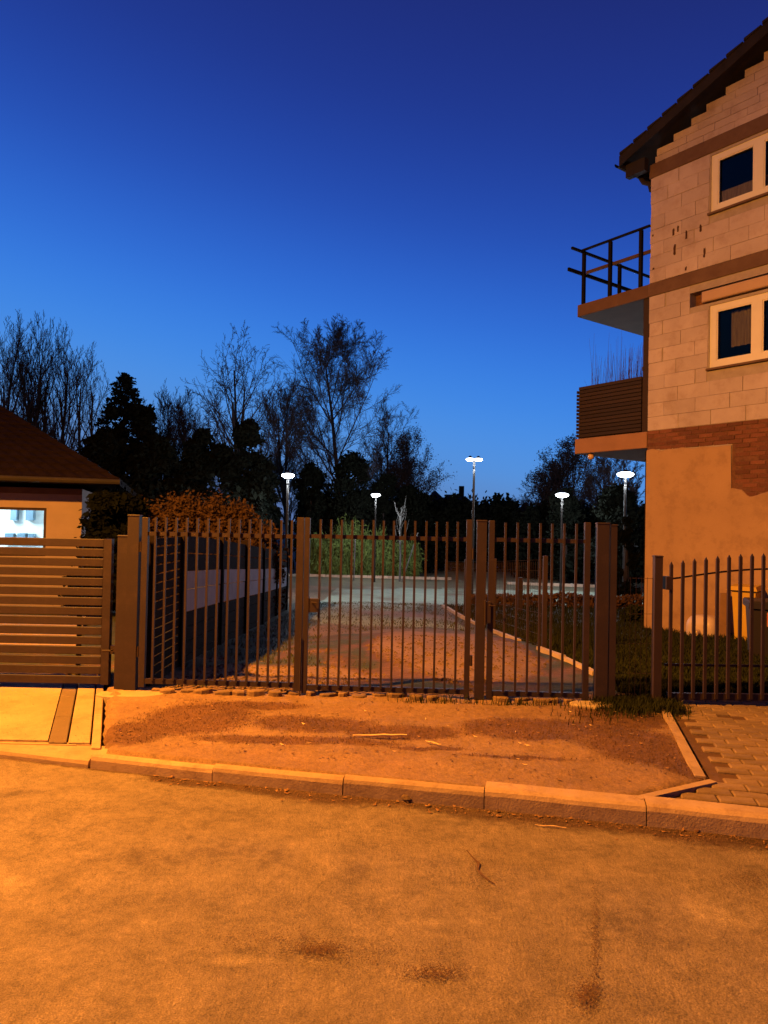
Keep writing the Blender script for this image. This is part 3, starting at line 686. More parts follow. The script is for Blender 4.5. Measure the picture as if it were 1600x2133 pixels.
def picket_leaf(name, label, x0, x1, pk, st0, st1, zt, zb, rail_t, rail_b, lock=None, ends=(None, None)):
    """leaf with stiles st0, st1 (x from, x to), pickets at pk, rails"""
    e = tag(empty(name, (x0, fl(x0), 0), ROT), label, 'gate')
    X = lambda x: x-x0
    for st, top in ((st0, ends[0]), (st1, ends[1])):
        MB().chbox(X(st[0]), X(st[1]), -.022, .022, zb, top, .004).build('gate_stile', M_gate, e)
    MB().box(X(st0[1]), X(st1[0]), -.014, .014, rail_t-.017, rail_t+.017).build('top_rail', M_gate, e)
    MB().box(X(st0[1]), X(st1[0]), -.018, .018, rail_b-.02, rail_b+.022).build('bottom_rail', M_gate, e)
    pm = MB().box(-.009, .009, -.009, .009, 0, zt-rail_b-.024).mesh('picket', M_gate)
    for x in pk:
        # pickets stand on the bottom rail and pass in front of the top rail
        inst('picket', pm, e, (X(x), -.0235, rail_b+.01+rng.uniform(-.003, .003)), (rng.uniform(-.002, .002), rng.uniform(-.003, .003), 0))
    if lock:
        mb = MB(); mb.chbox(X(lock[0]), X(lock[1]), -.055, -.025, lock[2], lock[3], .004); lk = mb.build('lock_case', M_gate, e)
        MB().box(X(lock[0])-.008, X(lock[0])+.002, -.06, .01, lock[2]-.02, lock[3]+.01).build('lock_edge', M_gate2, lk)
        mb = MB(); mb.tube([(X(lock[0])+.03, -.055, lock[3]-.03), (X(lock[0])+.03, -.085, lock[3]-.03), (X(lock[0])+.075, -.088, lock[3]-.032)], .006, 6); mb.build('handle', M_gate2, lk)
    return e
gA = picket_leaf('picket_gate_leaf', 'left leaf of the double picket gate, in front of the dark fence', -2.077, -.72, [-1.955+i*.0905 for i in range(14)], (-2.077, -2.026), (-.738, -.678), 1.635, .165, 1.481, .215, None, (1.62, 1.645))
gB = picket_leaf('picket_gate_leaf', 'right leaf of the double picket gate, with the lock case', -.672, .75, [-.537+i*.0898 for i in range(14)], (-.672, -.628), (.706, .75), 1.648, .15, 1.487, .20, (-.622, -.533, .845, .96), (1.645, 1.655))
mb = MB(); mb.tube([(-.01, -.03, .06), (-.01, -.03, .62)], .007, 6); o = mb.build('drop_bolt', M_gate, gB); 
for g_, xs_ in ((gA, -2.077), (gB, .75)):
    for z in (.42, 1.32):
        x = (xs_-.012) if g_ is gA else (xs_-(-.672)+.012)
        if g_ is gA: x = -.012
        MB().tube([(x, -.012, z), (x, -.012, z+.09)], .011, 8).build('hinge', M_gate2, g_)
gC = picket_leaf('wicket_gate', 'narrow single picket gate between two thick brown posts', .893, 1.744, [1.033+i*.098 for i in range(7)], (.893, .94), (1.697, 1.744), 1.65, .15, 1.49, .195, (.872, .914, .79, .97), (1.652, 1.652))
# broken stones in the row under the gates
lab = 'flat broken stone in the row under the picket gates'
for i in range(26):
    x = -1.93+i*.148+rng.uniform(-.03, .03)
    if .74 < x < .92 : continue
    if x > 1.62: break
    n = 8; a = rng.uniform(.05, .10); b = rng.uniform(.03, .055); h = rng.uniform(.012, .035); th = rng.uniform(-.4, .4); yy = fl(x)-.02+rng.uniform(-.06, .03)
    mb = MB(); pp = []
    for k in range(n):
        t = 2*math.pi*k/n; r_ = rng.uniform(.75, 1.1); u, w_ = a*math.cos(t)*r_, b*math.sin(t)*r_
        pp.append((u*math.cos(th)-w_*math.sin(th), u*math.sin(th)+w_*math.cos(th)))
    zb = gz(x, yy); tl = rng.uniform(-.12, .12)
    mb.add([(p, q, -.03) for p, q in pp]+[(p, q, h-.005+p*tl) for p, q in pp]+[(p*.85, q*.8, h+p*tl+.004) for p, q in pp],
           [(k, (k+1) % n, n+(k+1) % n, n+k) for k in range(n)]+[(n+k, n+(k+1) % n, 2*n+(k+1) % n, 2*n+k) for k in range(n)]+[tuple(2*n+k for k in range(n))])
    o = mb.build('broken_stone', M_rubble, None, loc=(x, yy, zb)); tag(o, lab, 'stone', 'broken stones under the gates')
# welded mesh panel between the wide post and the arched gate's post
def mesh_panel(name, label, p, q, zt, zb, dx, dzs, posts=(), sag=0, pm=M_gate2, ph=.05, r_=.0022):
    e = tag(empty(name, (p[0], p[1], 0), math.atan2(q[1]-p[1], q[0]-p[0])), label, 'fence'); L_ = math.hypot(q[0]-p[0], q[1]-p[1])
    mb = MB(); n = int(L_/dx)
    z0 = lambda s: gz(p[0]+(q[0]-p[0])*s/L_, p[1]+(q[1]-p[1])*s/L_)
    for i in range(n+1):
        s = min(L_, i*dx+.5*dx); mb.tube([(s, 0, z0(s)+zb), (s, 0, z0(s)+zt)], r_, 3, False)
    for z in dzs:
        k = max(1, int(L_/1.0)); mb.tube([(L_*j/k, .004, z0(L_*j/k)+z) for j in range(k+1)], r_, 3, False)
    o = mb.build('wire_mesh', pm, e); o['kind'] = 'stuff'
    for s, h, w in posts:
        MB().box(s-w/2, s+w/2, -w/2, w/2, z0(s)-.3, z0(s)+h).build('post', pm, e)
    return e
mesh_panel('mesh_fence', 'see-through welded wire panel left of the arched gate', (1.97, fl(1.97)), (2.285, fl(2.28)), 1.06, .03, .048, [.04, .25, .5, .75, 1.05])
# arched picket gate at the right
post('gate_post', 2.290, 2.355, 1.384, 'short dark square post at the left end of the arched gate', m_=M_gate2)
gR = tag(empty('arched_gate', (2.36, fl(2.36), 0), math.atan(.03)), 'dark picket gate with pointed tips and a rising arched rail, at the far right', 'gate')
archz = lambda x: 1.185+.104*math.sin(min(1, max(0, (x-2.43)/.95))*math.pi/2)
tops = lambda x: 1.337+.086*math.sin(min(1, max(0, (x-2.43)/.85))*math.pi/2)
for i in range(19):
    x = 2.429+i*.0987; xm = x if x < 3.32 else 6.64-x
    t = tops(xm); w = .0125
    mb = MB(); mb.add([(-w, -w*.8, .19), (w, -w*.8, .19), (w, w*.8, .19), (-w, w*.8, .19), (-w, -w*.8, t-.03), (w, -w*.8, t-.03), (w, w*.8, t-.03), (-w, w*.8, t-.03), (0, 0, t)], [(0, 3, 2, 1), (0, 1, 5, 4), (1, 2, 6, 5), (2, 3, 7, 6), (3, 0, 4, 7), (4, 5, 8), (5, 6, 8), (6, 7, 8), (7, 4, 8)])
    mb.build('picket', M_gate2, gR, loc=(x-2.36, -.024, 0))
mb = MB(); mb.tube([(x-2.36, 0, archz(x if x < 3.32 else 6.64-x)) for x in [2.40+i*.1 for i in range(19)]], .0075, 6); mb.build('arched_rail', M_gate2, gR)
MB().box(.03, 1.85, -.008, .008, .455, .475).build('bottom_rail', M_gate2, gR)
MB().chbox(.02, .075, -.045, .03, 1.10, 1.21, .004).build('latch', M_gate2, gR)
MB().box(.06, 1.85, -.02, .02, .175, .23).build('bottom_rail', M_gate2, gR)

# left boundary: slatted screen, then fence of concrete boards
ls = tag(empty('slatted_screen', (-2.06, 6.30, 0), math.radians(90)), 'dark slatted screen running back from the left gate posts', 'fence')
sm = MB().box(.05, .93, -.01, .01, 0, .068).mesh('slat', M_slabd)
for i in range(16): inst('slat', sm, ls, (0, 0, .12+i*.083))
MB().box(0, .05, -.025, .025, -.1, 1.46).build('post', M_slabd, ls); MB().box(.93, 1.0, -.035, .035, -.1, 1.5).build('post', M_slabd, ls)
bf = tag(empty('board_fence', (-2.05, 7.35, 0), math.radians(90.9)), 'low fence of dark boards with a pale concrete top board, behind the gate', 'fence')
for k in range(5):
    s0, s1 = k*1.76, (k+1)*1.76-.09; za, zb = gz(-2, 7.35+s0), gz(-2, 7.35+s1)
    MB().box(s1+.003, s1+.087, -.05, .05, zb-.4, zb+1.40).build('post', M_slabd, bf)
    for j in range(5):
        h0, h1 = -.06+j*.15, .085+j*.15; m_ = M_slabd
        if j >= 4: h0, h1 = .545, .775
        q = MB(); q.hexa([(s0, -.02, za+h0), (s1, -.02, zb+h0), (s1, .02, zb+h0), (s0, .02, za+h0), (s0, -.02, za+h1-.006), (s1, -.02, zb+h1-.006), (s1, .02, zb+h1-.006), (s0, .02, za+h1-.006)])
        q.build('board', M_slabd if j < 4 else M_slabf, bf)
    for h0, h1 in ((.965, 1.15), (1.155, 1.34)):
        q = MB(); q.hexa([(s0, -.02, za+h0), (s1, -.02, zb+h0), (s1, .02, zb+h0), (s0, .02, za+h0), (s0, -.02, za+h1-.006), (s1, -.02, zb+h1-.006), (s1, .02, zb+h1-.006), (s0, .02, za+h1-.006)]); q.build('board', M_slabd, bf)
    q = MB(); q.hexa([(s0, -.024, za+.78), (s1, -.024, zb+.78), (s1, .02, zb+.78), (s0, .02, za+.78), (s0, -.024, za+.96), (s1, -.024, zb+.96), (s1, .02, zb+.96), (s0, .02, za+.96)]); q.build('board', M_slabf, bf)

# white edging and wire fence behind the wicket gate
EDG = [(2.16, 7.19), (2.02, 9.16), (1.81, 11.95), (1.67, 14.81), (1.57, 18.46)]
edg = tag(empty('garden_edging'), kind='structure')
L_ = []
for (a, b), (c, d) in zip(EDG, EDG[1:]):
    n = max(2, round(math.hypot(c-a, d-b)/1.0))
    L_ += [(a+(c-a)*i/n, b+(d-b)*i/n) for i in range(n)]
L_.append(EDG[-1])
M_edg = mat('edging_concrete', (.42, .37, .33), (.33, .29, .26), 5, .85, .4, 50, rnd=.15)
for (a, b), (c, d) in zip(L_, L_[1:]):
    if rng.random() < .08: continue
    q = MB(); w = .03; s = .99
    c2, d2 = a+(c-a)*s, b+(d-b)*s; z1_, z2_ = gz(a, b)+.055+rng.uniform(-.01, .01), gz(c, d)+.055+rng.uniform(-.01, .01)
    q.hexa([(a-w, b, -.8), (a+w, b, -.8), (c2+w, d2, -.8), (c2-w, d2, -.8), (a-w, b, z1_), (a+w, b, z1_), (c2+w, d2, z2_), (c2-w, d2, z2_)]); q.build('edging_stone', M_edg, edg)
wf = tag(empty('wire_fence', (0, 0, 0)), 'dark wire fence with thin posts along the pale edging stones', 'fence')
mb = MB(); EX = lambda y: float(np.interp(y, [q[1] for q in EDG], [q[0] for q in EDG]))+.07
for y, w in ((9.16, .055), (11.95, .05), (14.9, .06), (18.4, .07)):
    x = EX(y); MB().box(x-w/2, x+w/2, y-w/2, y+w/2, gz(x, y)-.2, gz(x, y)+1.22).build('post', M_gate2, wf)
y = 9.2
while y < 18.4:
    x = EX(y); mb.tube([(x, y, gz(x, y)+.02), (x, y, gz(x, y)+1.15)], .0025, 3, False); y += .10
for z in [.05+.14*k for k in range(9)]: mb.tube([(EX(y), y, gz(0, y)+z) for y in (9.16, 11.95, 14.9, 18.4)], .0025, 3, False)
o = mb.build('wire_mesh', M_gate2, wf); o['kind'] = 'stuff'
p = P(1083, 1266, 17); tag(MB().box(-.05, .05, -.05, .05, -.2, .82).build('stake', M_gate2, None, loc=(p[0], 17, gz(0, 17))), 'dark stake standing alone on the lawn beyond the wicket gate', 'stake')

# ---------------------------------------------------------------- things on the ground
def stick(name, label, a, b, z, r_, m_=M_stick):
    a, b = Vector((*a, z)), Vector((*b, z)); n = 7; mb = MB()
    pts = [a.lerp(b, i/n)+Vector((0, rng.uniform(-.005, .005), r_+rng.uniform(0, .004))) for i in range(n+1)]
    mb.tube(pts, [r_*(.45+.55*math.sin(math.pi*(i+.7)/(n+1.4))) for i in range(n+1)], 5); return tag(mb.build(name, m_), label, 'stick')
stick('stick', 'long pale stick lying on the bare soil before the double gate', (-.185, 4.93), (.19, 4.97), gz(0, 4.95)+.006, .009)
stick('stick', 'short thin pale stick to the right of the longer one', (.315, 4.87), (.415, 4.79), gz(.3, 4.83)+.006, .005)
stick('twig', 'curved thin straw in the gutter before the right kerb', (.84, 3.83), (1.0, 3.80), .006, .003)
sx, sy = gp(848, 1672)
mb = MB(); vs = []
import bmesh
bm = bmesh.new(); bmesh.ops.create_icosphere(bm, subdivisions=2, radius=.036)
for v in bm.verts: v.co *= 1+.35*noise.noise(v.co*30); v.co.z *= .7
me = bpy.data.meshes.new('stone'); bm.to_mesh(me); bm.free(); me.materials.append(M_rubble)
tag(inst('stone', me, None, (sx, sy+.03, .018)), 'fist-sized stone lying against the kerb in the gutter', 'stone')
def litter(name, label, region, n, m_, smin, smax, cat='litter', lift=0.0, long_=1.0):
    v, f = [], []
    for i in range(n):
        x, y, z = region(); s = rng.uniform(smin, smax); t = rng.uniform(0, 6.28); tl = rng.uniform(-.5, .5); t2 = rng.uniform(-.3, .3)
        cs, sn = math.cos(t), math.sin(t)
        k = len(v)
        for dx, dy in ((-s*long_, -s*.15), (0, -s*.5), (s*long_, 0), (0, s*.5)):
            v.append((x+dx*cs-dy*sn, y+dx*sn+dy*cs, z+lift+.004+abs(dx*tl)+abs(dy)*t2*.5+.002))
        f += [(k, k+1, k+2), (k, k+2, k+3)]
    me = bpy.data.meshes.new(name); me.from_pydata(v, [], f); me.materials.append(m_)
    o = link(bpy.data.objects.new(name, me)); tag(o, label, cat, kind='stuff'); return o
def reg_gutter():
    x = rng.uniform(-1.4, 2.4); k = abs(rng.gauss(0, .07))+.005; return (x, float(yk(x))-k, 0)
litter('gutter_litter', 'crumbled dead leaves and dirt along the foot of the kerb', reg_gutter, 1500, M_litter, .002, .007)
litter('gutter_leaves', 'pale leaf scraps caught along the foot of the kerb', reg_gutter, 90, M_leaf, .010, .02)
def reg_verge():
    while True:
        x = rng.uniform(-1.9, 2.2); y = rng.uniform(4.2, 6.1)
        if y > yk(x)+.2 and x > edge_drive(y)+.1 and not in_pave(x, y): return (x, y, gfun_z(x, y, y-float(yk(x))))
litter('verge_litter', 'small leaf and straw scraps on the bare soil verge', reg_verge, 700, M_litter, .004, .012, long_=1.6)
litter('verge_straw', 'pale straws scattered on the bare soil verge', reg_verge, 60, M_stick, .002, .006, long_=5)
WORN = [(.62, (662, 1982, 30, 9)), (.5, (905, 2030, 34, 9)), (.45, (1222, 2076, 16, 16)), (.25, (1240, 1960, 5, 60)), (.3, (560, 1960, 90, 14)), (.3, (780, 1995, 110, 20)), (.2, (1010, 1815, 26, 26)), (.25, (1560, 1835, 30, 12)), (.15, (300, 1800, 160, 30))]
def reg_worn():
    while True:
        w, (a, b, c, d) = rng.choice(WORN)
        if rng.random() > w: continue
        x, y = gp(rng.gauss(a, c), rng.gauss(b, d)); return (x, y, .003)
litter('worn_asphalt_grains', 'dark loose grains in worn spots of the asphalt', reg_worn, 5200, M_crack, .0015, .0045, 'grit')
def reg_grain():
    x, y = gp(rng.gauss(820, 480), rng.gauss(1975, 50)); return (x, y, .003)
litter('pale_grains', 'pale sandy grains scattered over the near asphalt', reg_grain, 5000, M_pad, .001, .0026, 'grit')
def reg_drive():
    while True:
        y = 4.86+1.3*rng.random()**2; x = edge_drive(y)-.06-1.6*rng.random()
        return (x, y, dz(y)+.006)
litter('driveway_grit', 'grit and leaf scraps blown onto the pale driveway', reg_drive, 420, M_litter, .002, .007, 'grit')
# small soil crumbs and pebbles
def pebbles(name, label, region, n, smin, smax, m_):
    v, f = [], []
    T = [(1, 0, 0), (-.5, .87, 0), (-.5, -.87, 0), (0, 0, .9)]
    for i in range(n):
        x, y, z = region(); s = rng.uniform(smin, smax)**1.0; t = rng.uniform(0, 6.28); cs, sn = math.cos(t), math.sin(t); k = len(v)
        for a, b, c in T:
            a *= rng.uniform(.7, 1.3); v.append((x+(a*cs-b*sn)*s, y+(a*sn+b*cs)*s, z-.002+c*s*rng.uniform(.6, 1)))
        f += [(k, k+1, k+3), (k+1, k+2, k+3), (k+2, k, k+3)]
    me = bpy.data.meshes.new(name); me.from_pydata(v, [], f); me.materials.append(m_)
    return tag(link(bpy.data.objects.new(name, me)), label, 'soil crumbs', kind='stuff')
pebbles('soil_crumbs', 'crumbs of soil and small pebbles over the verge', reg_verge, 3500, .002, .008, M_rubble)
def reg_yardsoil():
    while True:
        x, y = rng.uniform(-1.9, 1.9), 6.2+3.6*rng.random()**1.6
        if gfun_c(x, y, 2)[0] < .75: return (x, y, gfun_z(x, y, 2))
pebbles('soil_clods', 'clods of soil on the sandy ground just behind the gates', reg_yardsoil, 2600, .006, .026, M_rubble)
# things by the house wall, built where they stand
def at(x, y, d): q = P(x, y, d); return q
# white rounded tank
tk = tag(empty('white_tank', (5.31, 11.7, gz(0, 11.7)), math.radians(-54)), 'white rounded plastic tank lying low by the house wall', 'tank')
bm = bmesh.new(); bmesh.ops.create_uvsphere(bm, u_segments=28, v_segments=18, radius=1)
for v in bm.verts:
    v.co = Vector((math.copysign(abs(v.co.x)**.55, v.co.x)*.27, math.copysign(abs(v.co.y)**.6, v.co.y)*.22, max(-.12, math.copysign(abs(v.co.z)**.8, v.co.z)*.24)+.08))
me = bpy.data.meshes.new('tank_body'); bm.to_mesh(me); bm.free(); me.materials.append(M_tank); me.polygons.foreach_set('use_smooth', [True]*len(me.polygons))
inst('tank_body', me, tk, (0, 0, .04))
mb = MB(); mb.tube([(-.0, -.22, .10), (-.0, -.30, .08)], .05, 12); mb.build('tank_cap', M_tank, tk)
mb = MB(); mb.tube([(-.0, -.30, .07), (-.0, -.315, .07)], .02, 8); mb.build('tank_outlet', M_bind, tk)
yb = tag(empty('yellow_bin', (5.73, 11.2, gz(0, 11.2)), math.radians(-40)), 'upright yellow bin with flat dark-rimmed lid near the house wall', 'bin')
mb = MB(); mb.hexa([(-.13, -.14, 0), (.13, -.14, 0), (.13, .14, 0), (-.13, .14, 0), (-.17, -.18, .77), (.17, -.18, .77), (.17, .18, .77), (-.17, .18, .77)]); mb.build('bin_body', M_yel, yb)
mb = MB(); mb.box(-.22, .20, -.20, .20, .77, .79); mb.build('bin_rim', M_slat, yb)
mb = MB(); mb.hexa([(-.25, -.21, .79), (.20, -.21, .79), (.20, .2, .79), (-.25, .2, .79), (-.20, -.17, .85), (.17, -.17, .85), (.17, .17, .87), (-.20, .17, .87)]); mb.build('bin_lid', M_yel, yb)
db = tag(empty('dark_bin', (4.72, 8.85, gz(0, 8.85)), math.radians(-20)), 'dark bin with a thick lid and a red label, cut by the right edge', 'bin')
mb = MB(); mb.hexa([(-.12, -.22, 0), (.34, -.22, 0), (.34, .22, 0), (-.12, .22, 0), (-.15, -.26, .62), (.40, -.26, .62), (.40, .26, .62), (-.15, .26, .62)]); mb.build('bin_body', M_bind, db)
mb = MB(); mb.chbox(-.18, .44, -.29, .29, .63, .72, .02); mb.build('bin_lid', M_bind, db)
MB().box(.02, .32, -.266, -.258, .42, .59).build('bin_label', M_label, db)
lbd = tag(MB().hexa([(0, 0, 0), (.14, 0, 0), (.14, .03, 0), (0, .03, 0), (.08, .20, .72), (.22, .20, .72), (.22, .23, .72), (.08, .23, .72)]).build('leaning_board', M_board, None, loc=(5.40, 11.42, gz(0, 11.5))), 'old board leaning between the white tank and the yellow bin', 'board')
lbd.rotation_euler = (0, 0, math.radians(-10))

# ---------------------------------------------------------------- grass
def blades(name, label, region, n, h0, h1, m_, w=.004, cat='grass'):
    v, f = [], []
    for i in range(n):
        x, y, z = region(); h = rng.uniform(h0, h1); t = rng.uniform(0, 6.28); l = rng.uniform(.1, .7)*h; cs, sn = math.cos(t), math.sin(t)
        a = rng.uniform(0, 6.28); wx, wy = w*math.cos(a), w*math.sin(a); k = len(v)
        v += [(x-wx, y-wy, z-.005), (x+wx, y+wy, z-.005), (x+wx*.7+cs*l*.35, y+wy*.7+sn*l*.35, z+h*.6), (x-wx*.7+cs*l*.35, y-wy*.7+sn*l*.35, z+h*.6), (x+cs*l, y+sn*l, z+h)]
        f += [(k, k+1, k+2, k+3), (k+3, k+2, k+4)]
    me = bpy.data.meshes.new(name); me.from_pydata(v, [], f); me.materials.append(m_)
    return tag(link(bpy.data.objects.new(name, me)), label, cat, kind='stuff')
def reg_tuft():
    c = rng.choice([(1.95, 5.95, .12, .05), (2.05, 6.02, .16, .07), (2.25, 6.05, .12, .06), (2.35, 5.85, .1, .12), (2.3, 6.1, .12, .04), (2.0, 5.8, .2, .15)] if rng.random() < .93 else [(.55, 5.90, .3, .03), (1.2, 5.88, .25, .03), (1.75, 5.6, .3, .2)])
    x, y = rng.gauss(c[0], c[2]*.7), rng.gauss(c[1], c[3]*.7); return (x, y, gz(x, y))
blades('grass_tufts', 'green grass tufts at the foot of the right gate posts', reg_tuft, 5200, .02, .09, M_grass, .0035)
def reg_dry():
    while True:
        x, y, z = reg_verge()
        if max(ell(x, y, *c) for c in DARKS) > .15+.2*rng.random(): return (x, y, z)
blades('dry_grass', 'short dry grass and weeds on the dark patches of the verge', reg_dry, 9000, .004, .014, M_dry, .002)
def reg_lawn():
    y = 6.3+13*rng.random()**1.5; x0 = float(np.interp(y, [6.3, 7.2, 9.2, 12, 14.8, 18.5, 21], [2.1, 2.2, 2.08, 1.86, 1.72, 1.62, 1.5])); x = x0+rng.random()*(y*.6+.3-x0)
    return (x, y, gz(x, y))
blades('lawn', 'dark green lawn between the edging stones and the house', reg_lawn, 60000, .03, .10, M_grass, .007)
def reg_yard():
    while True:
        y = 7+14*rng.random(); x = -2+rng.random()*3.6
        if gfun_c(x, y, 3)[1] > .4*rng.random()+.3: return (x, y, gz(x, y))
blades('rough_grass', 'rough short grass beyond the soil behind the double gate', reg_yard, 7000, .015, .04, M_yard, .006)

# ---------------------------------------------------------------- park beyond
def park_lamp(label, x, yh, Y, two=False, dia=.55):
    hp = P(x, yh, Y); z0 = gz(hp[0], Y)
    e = tag(empty('park_lamp', (hp[0], Y, z0)), label, 'street lamp', 'white park lamps beyond the gates')
    h = hp[2]-z0
    MB().tube([(0, 0, -.2), (0, 0, h-.05)], [.055, .04], 10).build('pole', M_pole, e)
    for s in ((-1, 1) if two else (0,)):
        cx = s*dia*.48
        MB().lathe([(.03, .09+dia*.12), (dia*.2, .05+dia*.13), (dia*.3, dia*.13)], (cx, 0, h), 20).build('lamp_hood', M_pole, e, smooth=True)
        MB().lathe([(dia*.28, dia*.125), (dia*.43, dia*.08), (dia*.5, .0), (dia*.43, -dia*.10), (dia*.26, -dia*.17), (.03, -dia*.2)], (cx, 0, h), 20).build('lamp_diffuser', M_led, e, smooth=True)
    if two: MB().tube([(-dia*.5, 0, h-.02), (dia*.5, 0, h-.02)], .03, 8).build('cross_arm', M_pole, e)
    l = bpy.data.lights.new('park_lamp_light', 'POINT'); l.energy = LED_W; l.color = LED_C; l.shadow_soft_size = .12
    lo = link(bpy.data.objects.new('lamp_light', l), e); lo.location = (0, 0, h-.30)
    return e
park_lamp('park lamp with one flat head, left of the centre post, before dark trees', 600, 990, 22.8, dia=.42)
park_lamp('smallest park lamp, beside the green reeds, head among dark trees', 783, 1031, 32.7, dia=.44)
park_lamp('tallest park lamp with two glowing heads against the open sky', 988, 957, 25, True, .30)
park_lamp('park lamp with one flat head close to the house corner', 1303, 988, 23.5)
park_lamp('park lamp half hidden by branches of the far right bare tree', 1171, 1031, 30, dia=.56)
pk = tag(empty('park_kerb'), kind='structure')
for seg in (((-7, 35.5), (3.4, 35.0)), ((5.8, 33.0), (22, 29.5))):
    (a, b), (c, d) = seg; n = int(math.hypot(c-a, d-b)/1.0); dx, dy = (c-a)/n, (d-b)/n
    for i in range(n):
        q = MB(); q.hexa([(0, 0, -.2), (dx*.985, dy*.985, -.2), (dx*.985, dy*.985+.12, -.2), (0, .12, -.2), (0, 0, .12), (dx*.985, dy*.985, .12), (dx*.985, dy*.985+.12, .12), (0, .12, .12)])
        q.build('kerb_stone', M_edg, pk, loc=(a+dx*i, b+dy*i, gz(0, b)+rng.uniform(-.01, .01)))

def leaf_mesh(name, pts, size, m_, flat=0.0, seed=0):
    r_ = np.random.default_rng(seed); pts = np.asarray(pts, dtype=float); n = len(pts)
    a = r_.normal(size=(n, 3)); a /= np.linalg.norm(a, axis=1)[:, None]
    b = np.cross(a, r_.normal(size=(n, 3))); b /= np.linalg.norm(b, axis=1)[:, None]
    if flat: a[:, 2] *= (1-flat); b[:, 2] *= (1-flat)
    s = size*(.5+r_.random((n, 1)))
    v = np.empty((n, 4, 3)); v[:, 0] = pts-a*s; v[:, 1] = pts+b*s*.5; v[:, 2] = pts+a*s; v[:, 3] = pts-b*s*.5
    me = bpy.data.meshes.new(name); me.vertices.add(4*n); me.vertices.foreach_set('co', v.ravel())
    me.loops.add(4*n); me.loops.foreach_set('vertex_index', np.arange(4*n, dtype=np.int32))
    me.polygons.add(n); me.polygons.foreach_set('loop_start', np.arange(0, 4*n, 4, dtype=np.int32))
    me.materials.append(m_); me.update(calc_edges=True); return me
def crown_pts(n, rx, ry, z0, z1, lumps=14, seed=0, power=.5, shape=None):
    r_ = np.random.default_rng(seed); out = []
    cs = [];
    for i in range(lumps):
        t = r_.random(); zz = z0+(z1-z0)*t; w = shape(t) if shape else math.sin(math.pi*(t*.8+.15))
        a = r_.random()*6.283; rr = r_.random()**.5*.75
        cs.append((rx*w*rr*math.cos(a)*1.1, ry*w*rr*math.sin(a)*1.1, zz, (.18+.26*r_.random())*w*min(rx, (z1-z0)*.5)+.04*rx))
    cs.append((0, 0, z1-rx*.3, rx*.3))
    k = n//len(cs)
    for cx, cy, cz, R_ in cs:
        d = r_.normal(size=(k, 3)); d /= np.linalg.norm(d, axis=1)[:, None]; q = d*(R_*r_.random((k, 1))**power*(1+.38*r_.normal(size=(k, 1))))
        q[:, 2] *= .85; out.append(q+[cx, cy, cz])
    return np.concatenate(out)

# bare winter trees: every limb a tapered tube
def bare_tree_mesh(seed, height, spread, up=.35, levels=4, stems=1, trunk_h=.22, tw=.012, dens=1.0, leafy=0, side=1.0):
    r_ = random.Random(seed); trunk, crown = MB(), MB(); tips = []
    def rv(s): return Vector((r_.gauss(0, s), r_.gauss(0, s), r_.gauss(0, s)))
    def limb(p, d, length, rad, lvl):
        n = (8, 5, 4, 2, 1)[lvl]; pts = [p.copy()]; rs = [rad]; dd = d.normalized()
        for i in range(n):
            dd = (dd+rv((.045, .075, .10, .12, .10)[lvl])+Vector((0, 0, up*(.5 if lvl == 0 else .26)))).normalized()
            pts.append(pts[-1]+dd*(length/n)); rs.append(max(tw*.3, rad*(1-.80*(i+1)/n)))
        mbx = trunk if lvl == 0 else crown
        mbx.tube(pts, rs, (7, 5, 3, 3, 3)[lvl], False)
        if lvl >= levels: tips.append(pts[-1]); return
        cnt = int((18, 10, 8, 8)[lvl]*dens*r_.uniform(.8, 1.2)); s0 = trunk_h if lvl == 0 else .12
        for i in range(cnt):
            t = s0+(1-s0)*((i+r_.random())/cnt); k = min(n-1, int(t*n)); q = pts[k].lerp(pts[k+1], t*n-k)
            dl = (pts[k+1]-pts[k]).normalized(); ax = dl.cross(rv(1)).normalized()
            u = (t-s0)/(1-s0)
            ang = math.radians(r_.uniform(26, 50))*(1.15-.45*u if lvl == 0 else 1)
            nd = (dl*math.cos(ang)+ax*math.sin(ang)*spread).normalized()
            fl_ = math.sin(math.pi*(.20+.68*u))**.8 if lvl == 0 else (1-.5*t)
            ln = length*(.42*side if lvl == 0 else (.5, .5, .48, .42)[lvl])*fl_*r_.uniform(.75, 1.2)
            rr = max(tw*(.55 if lvl < 3 else .35), rs[k]*(.42 if lvl == 0 else .5)); limb(q, nd, ln, rr, lvl+1)
    for s in range(stems):
        d = Vector((r_.uniform(-.12, .12)*stems, r_.uniform(-.1, .1)*stems, 1))
        limb(Vector((r_.uniform(-.25, .25)*(stems-1), r_.uniform(-.2, .2)*(stems-1), -.3)), d, height*(1 if s == 0 else r_.uniform(.75, .95)), height*.015+.03, 0)
    top = max(v[2] for v in crown.v+trunk.v); return trunk, crown, top, tips
def bare_tree(label, x, ytop, Y, seed, spread=1.0, up=.35, stems=1, levels=4, trunk_h=.22, tw=.021, dens=1.0, grp='bare winter trees behind the park', leafy=0, name='bare_tree', side=1.0):
    p = P(x, ytop, Y); z0 = gz(p[0], Y); hh = p[2]-z0
    tr, cr_, top, tips = bare_tree_mesh(seed, hh*.92, spread, up, levels, stems, trunk_h, tw, dens, side=side)
    s = hh/top
    for mb in (tr, cr_): mb.v = [(a*s, b*s, c*s) for a, b, c in mb.v]
    e = tag(empty(name, (p[0], Y, z0)), label, 'tree', grp)
    tr.build('trunk', M_bark, e, smooth=True); cr_.build('crown', M_twig, e)
    if leafy:
        r2 = random.Random(seed); pts = [(t*s+Vector((r2.gauss(0, .15), r2.gauss(0, .15), r2.gauss(0, .15)))) for t in tips for _ in range(leafy)]
        inst('last_leaves', leaf_mesh('last_leaves', pts, .05, M_twig, seed=seed), e)
    return e
T = bare_tree
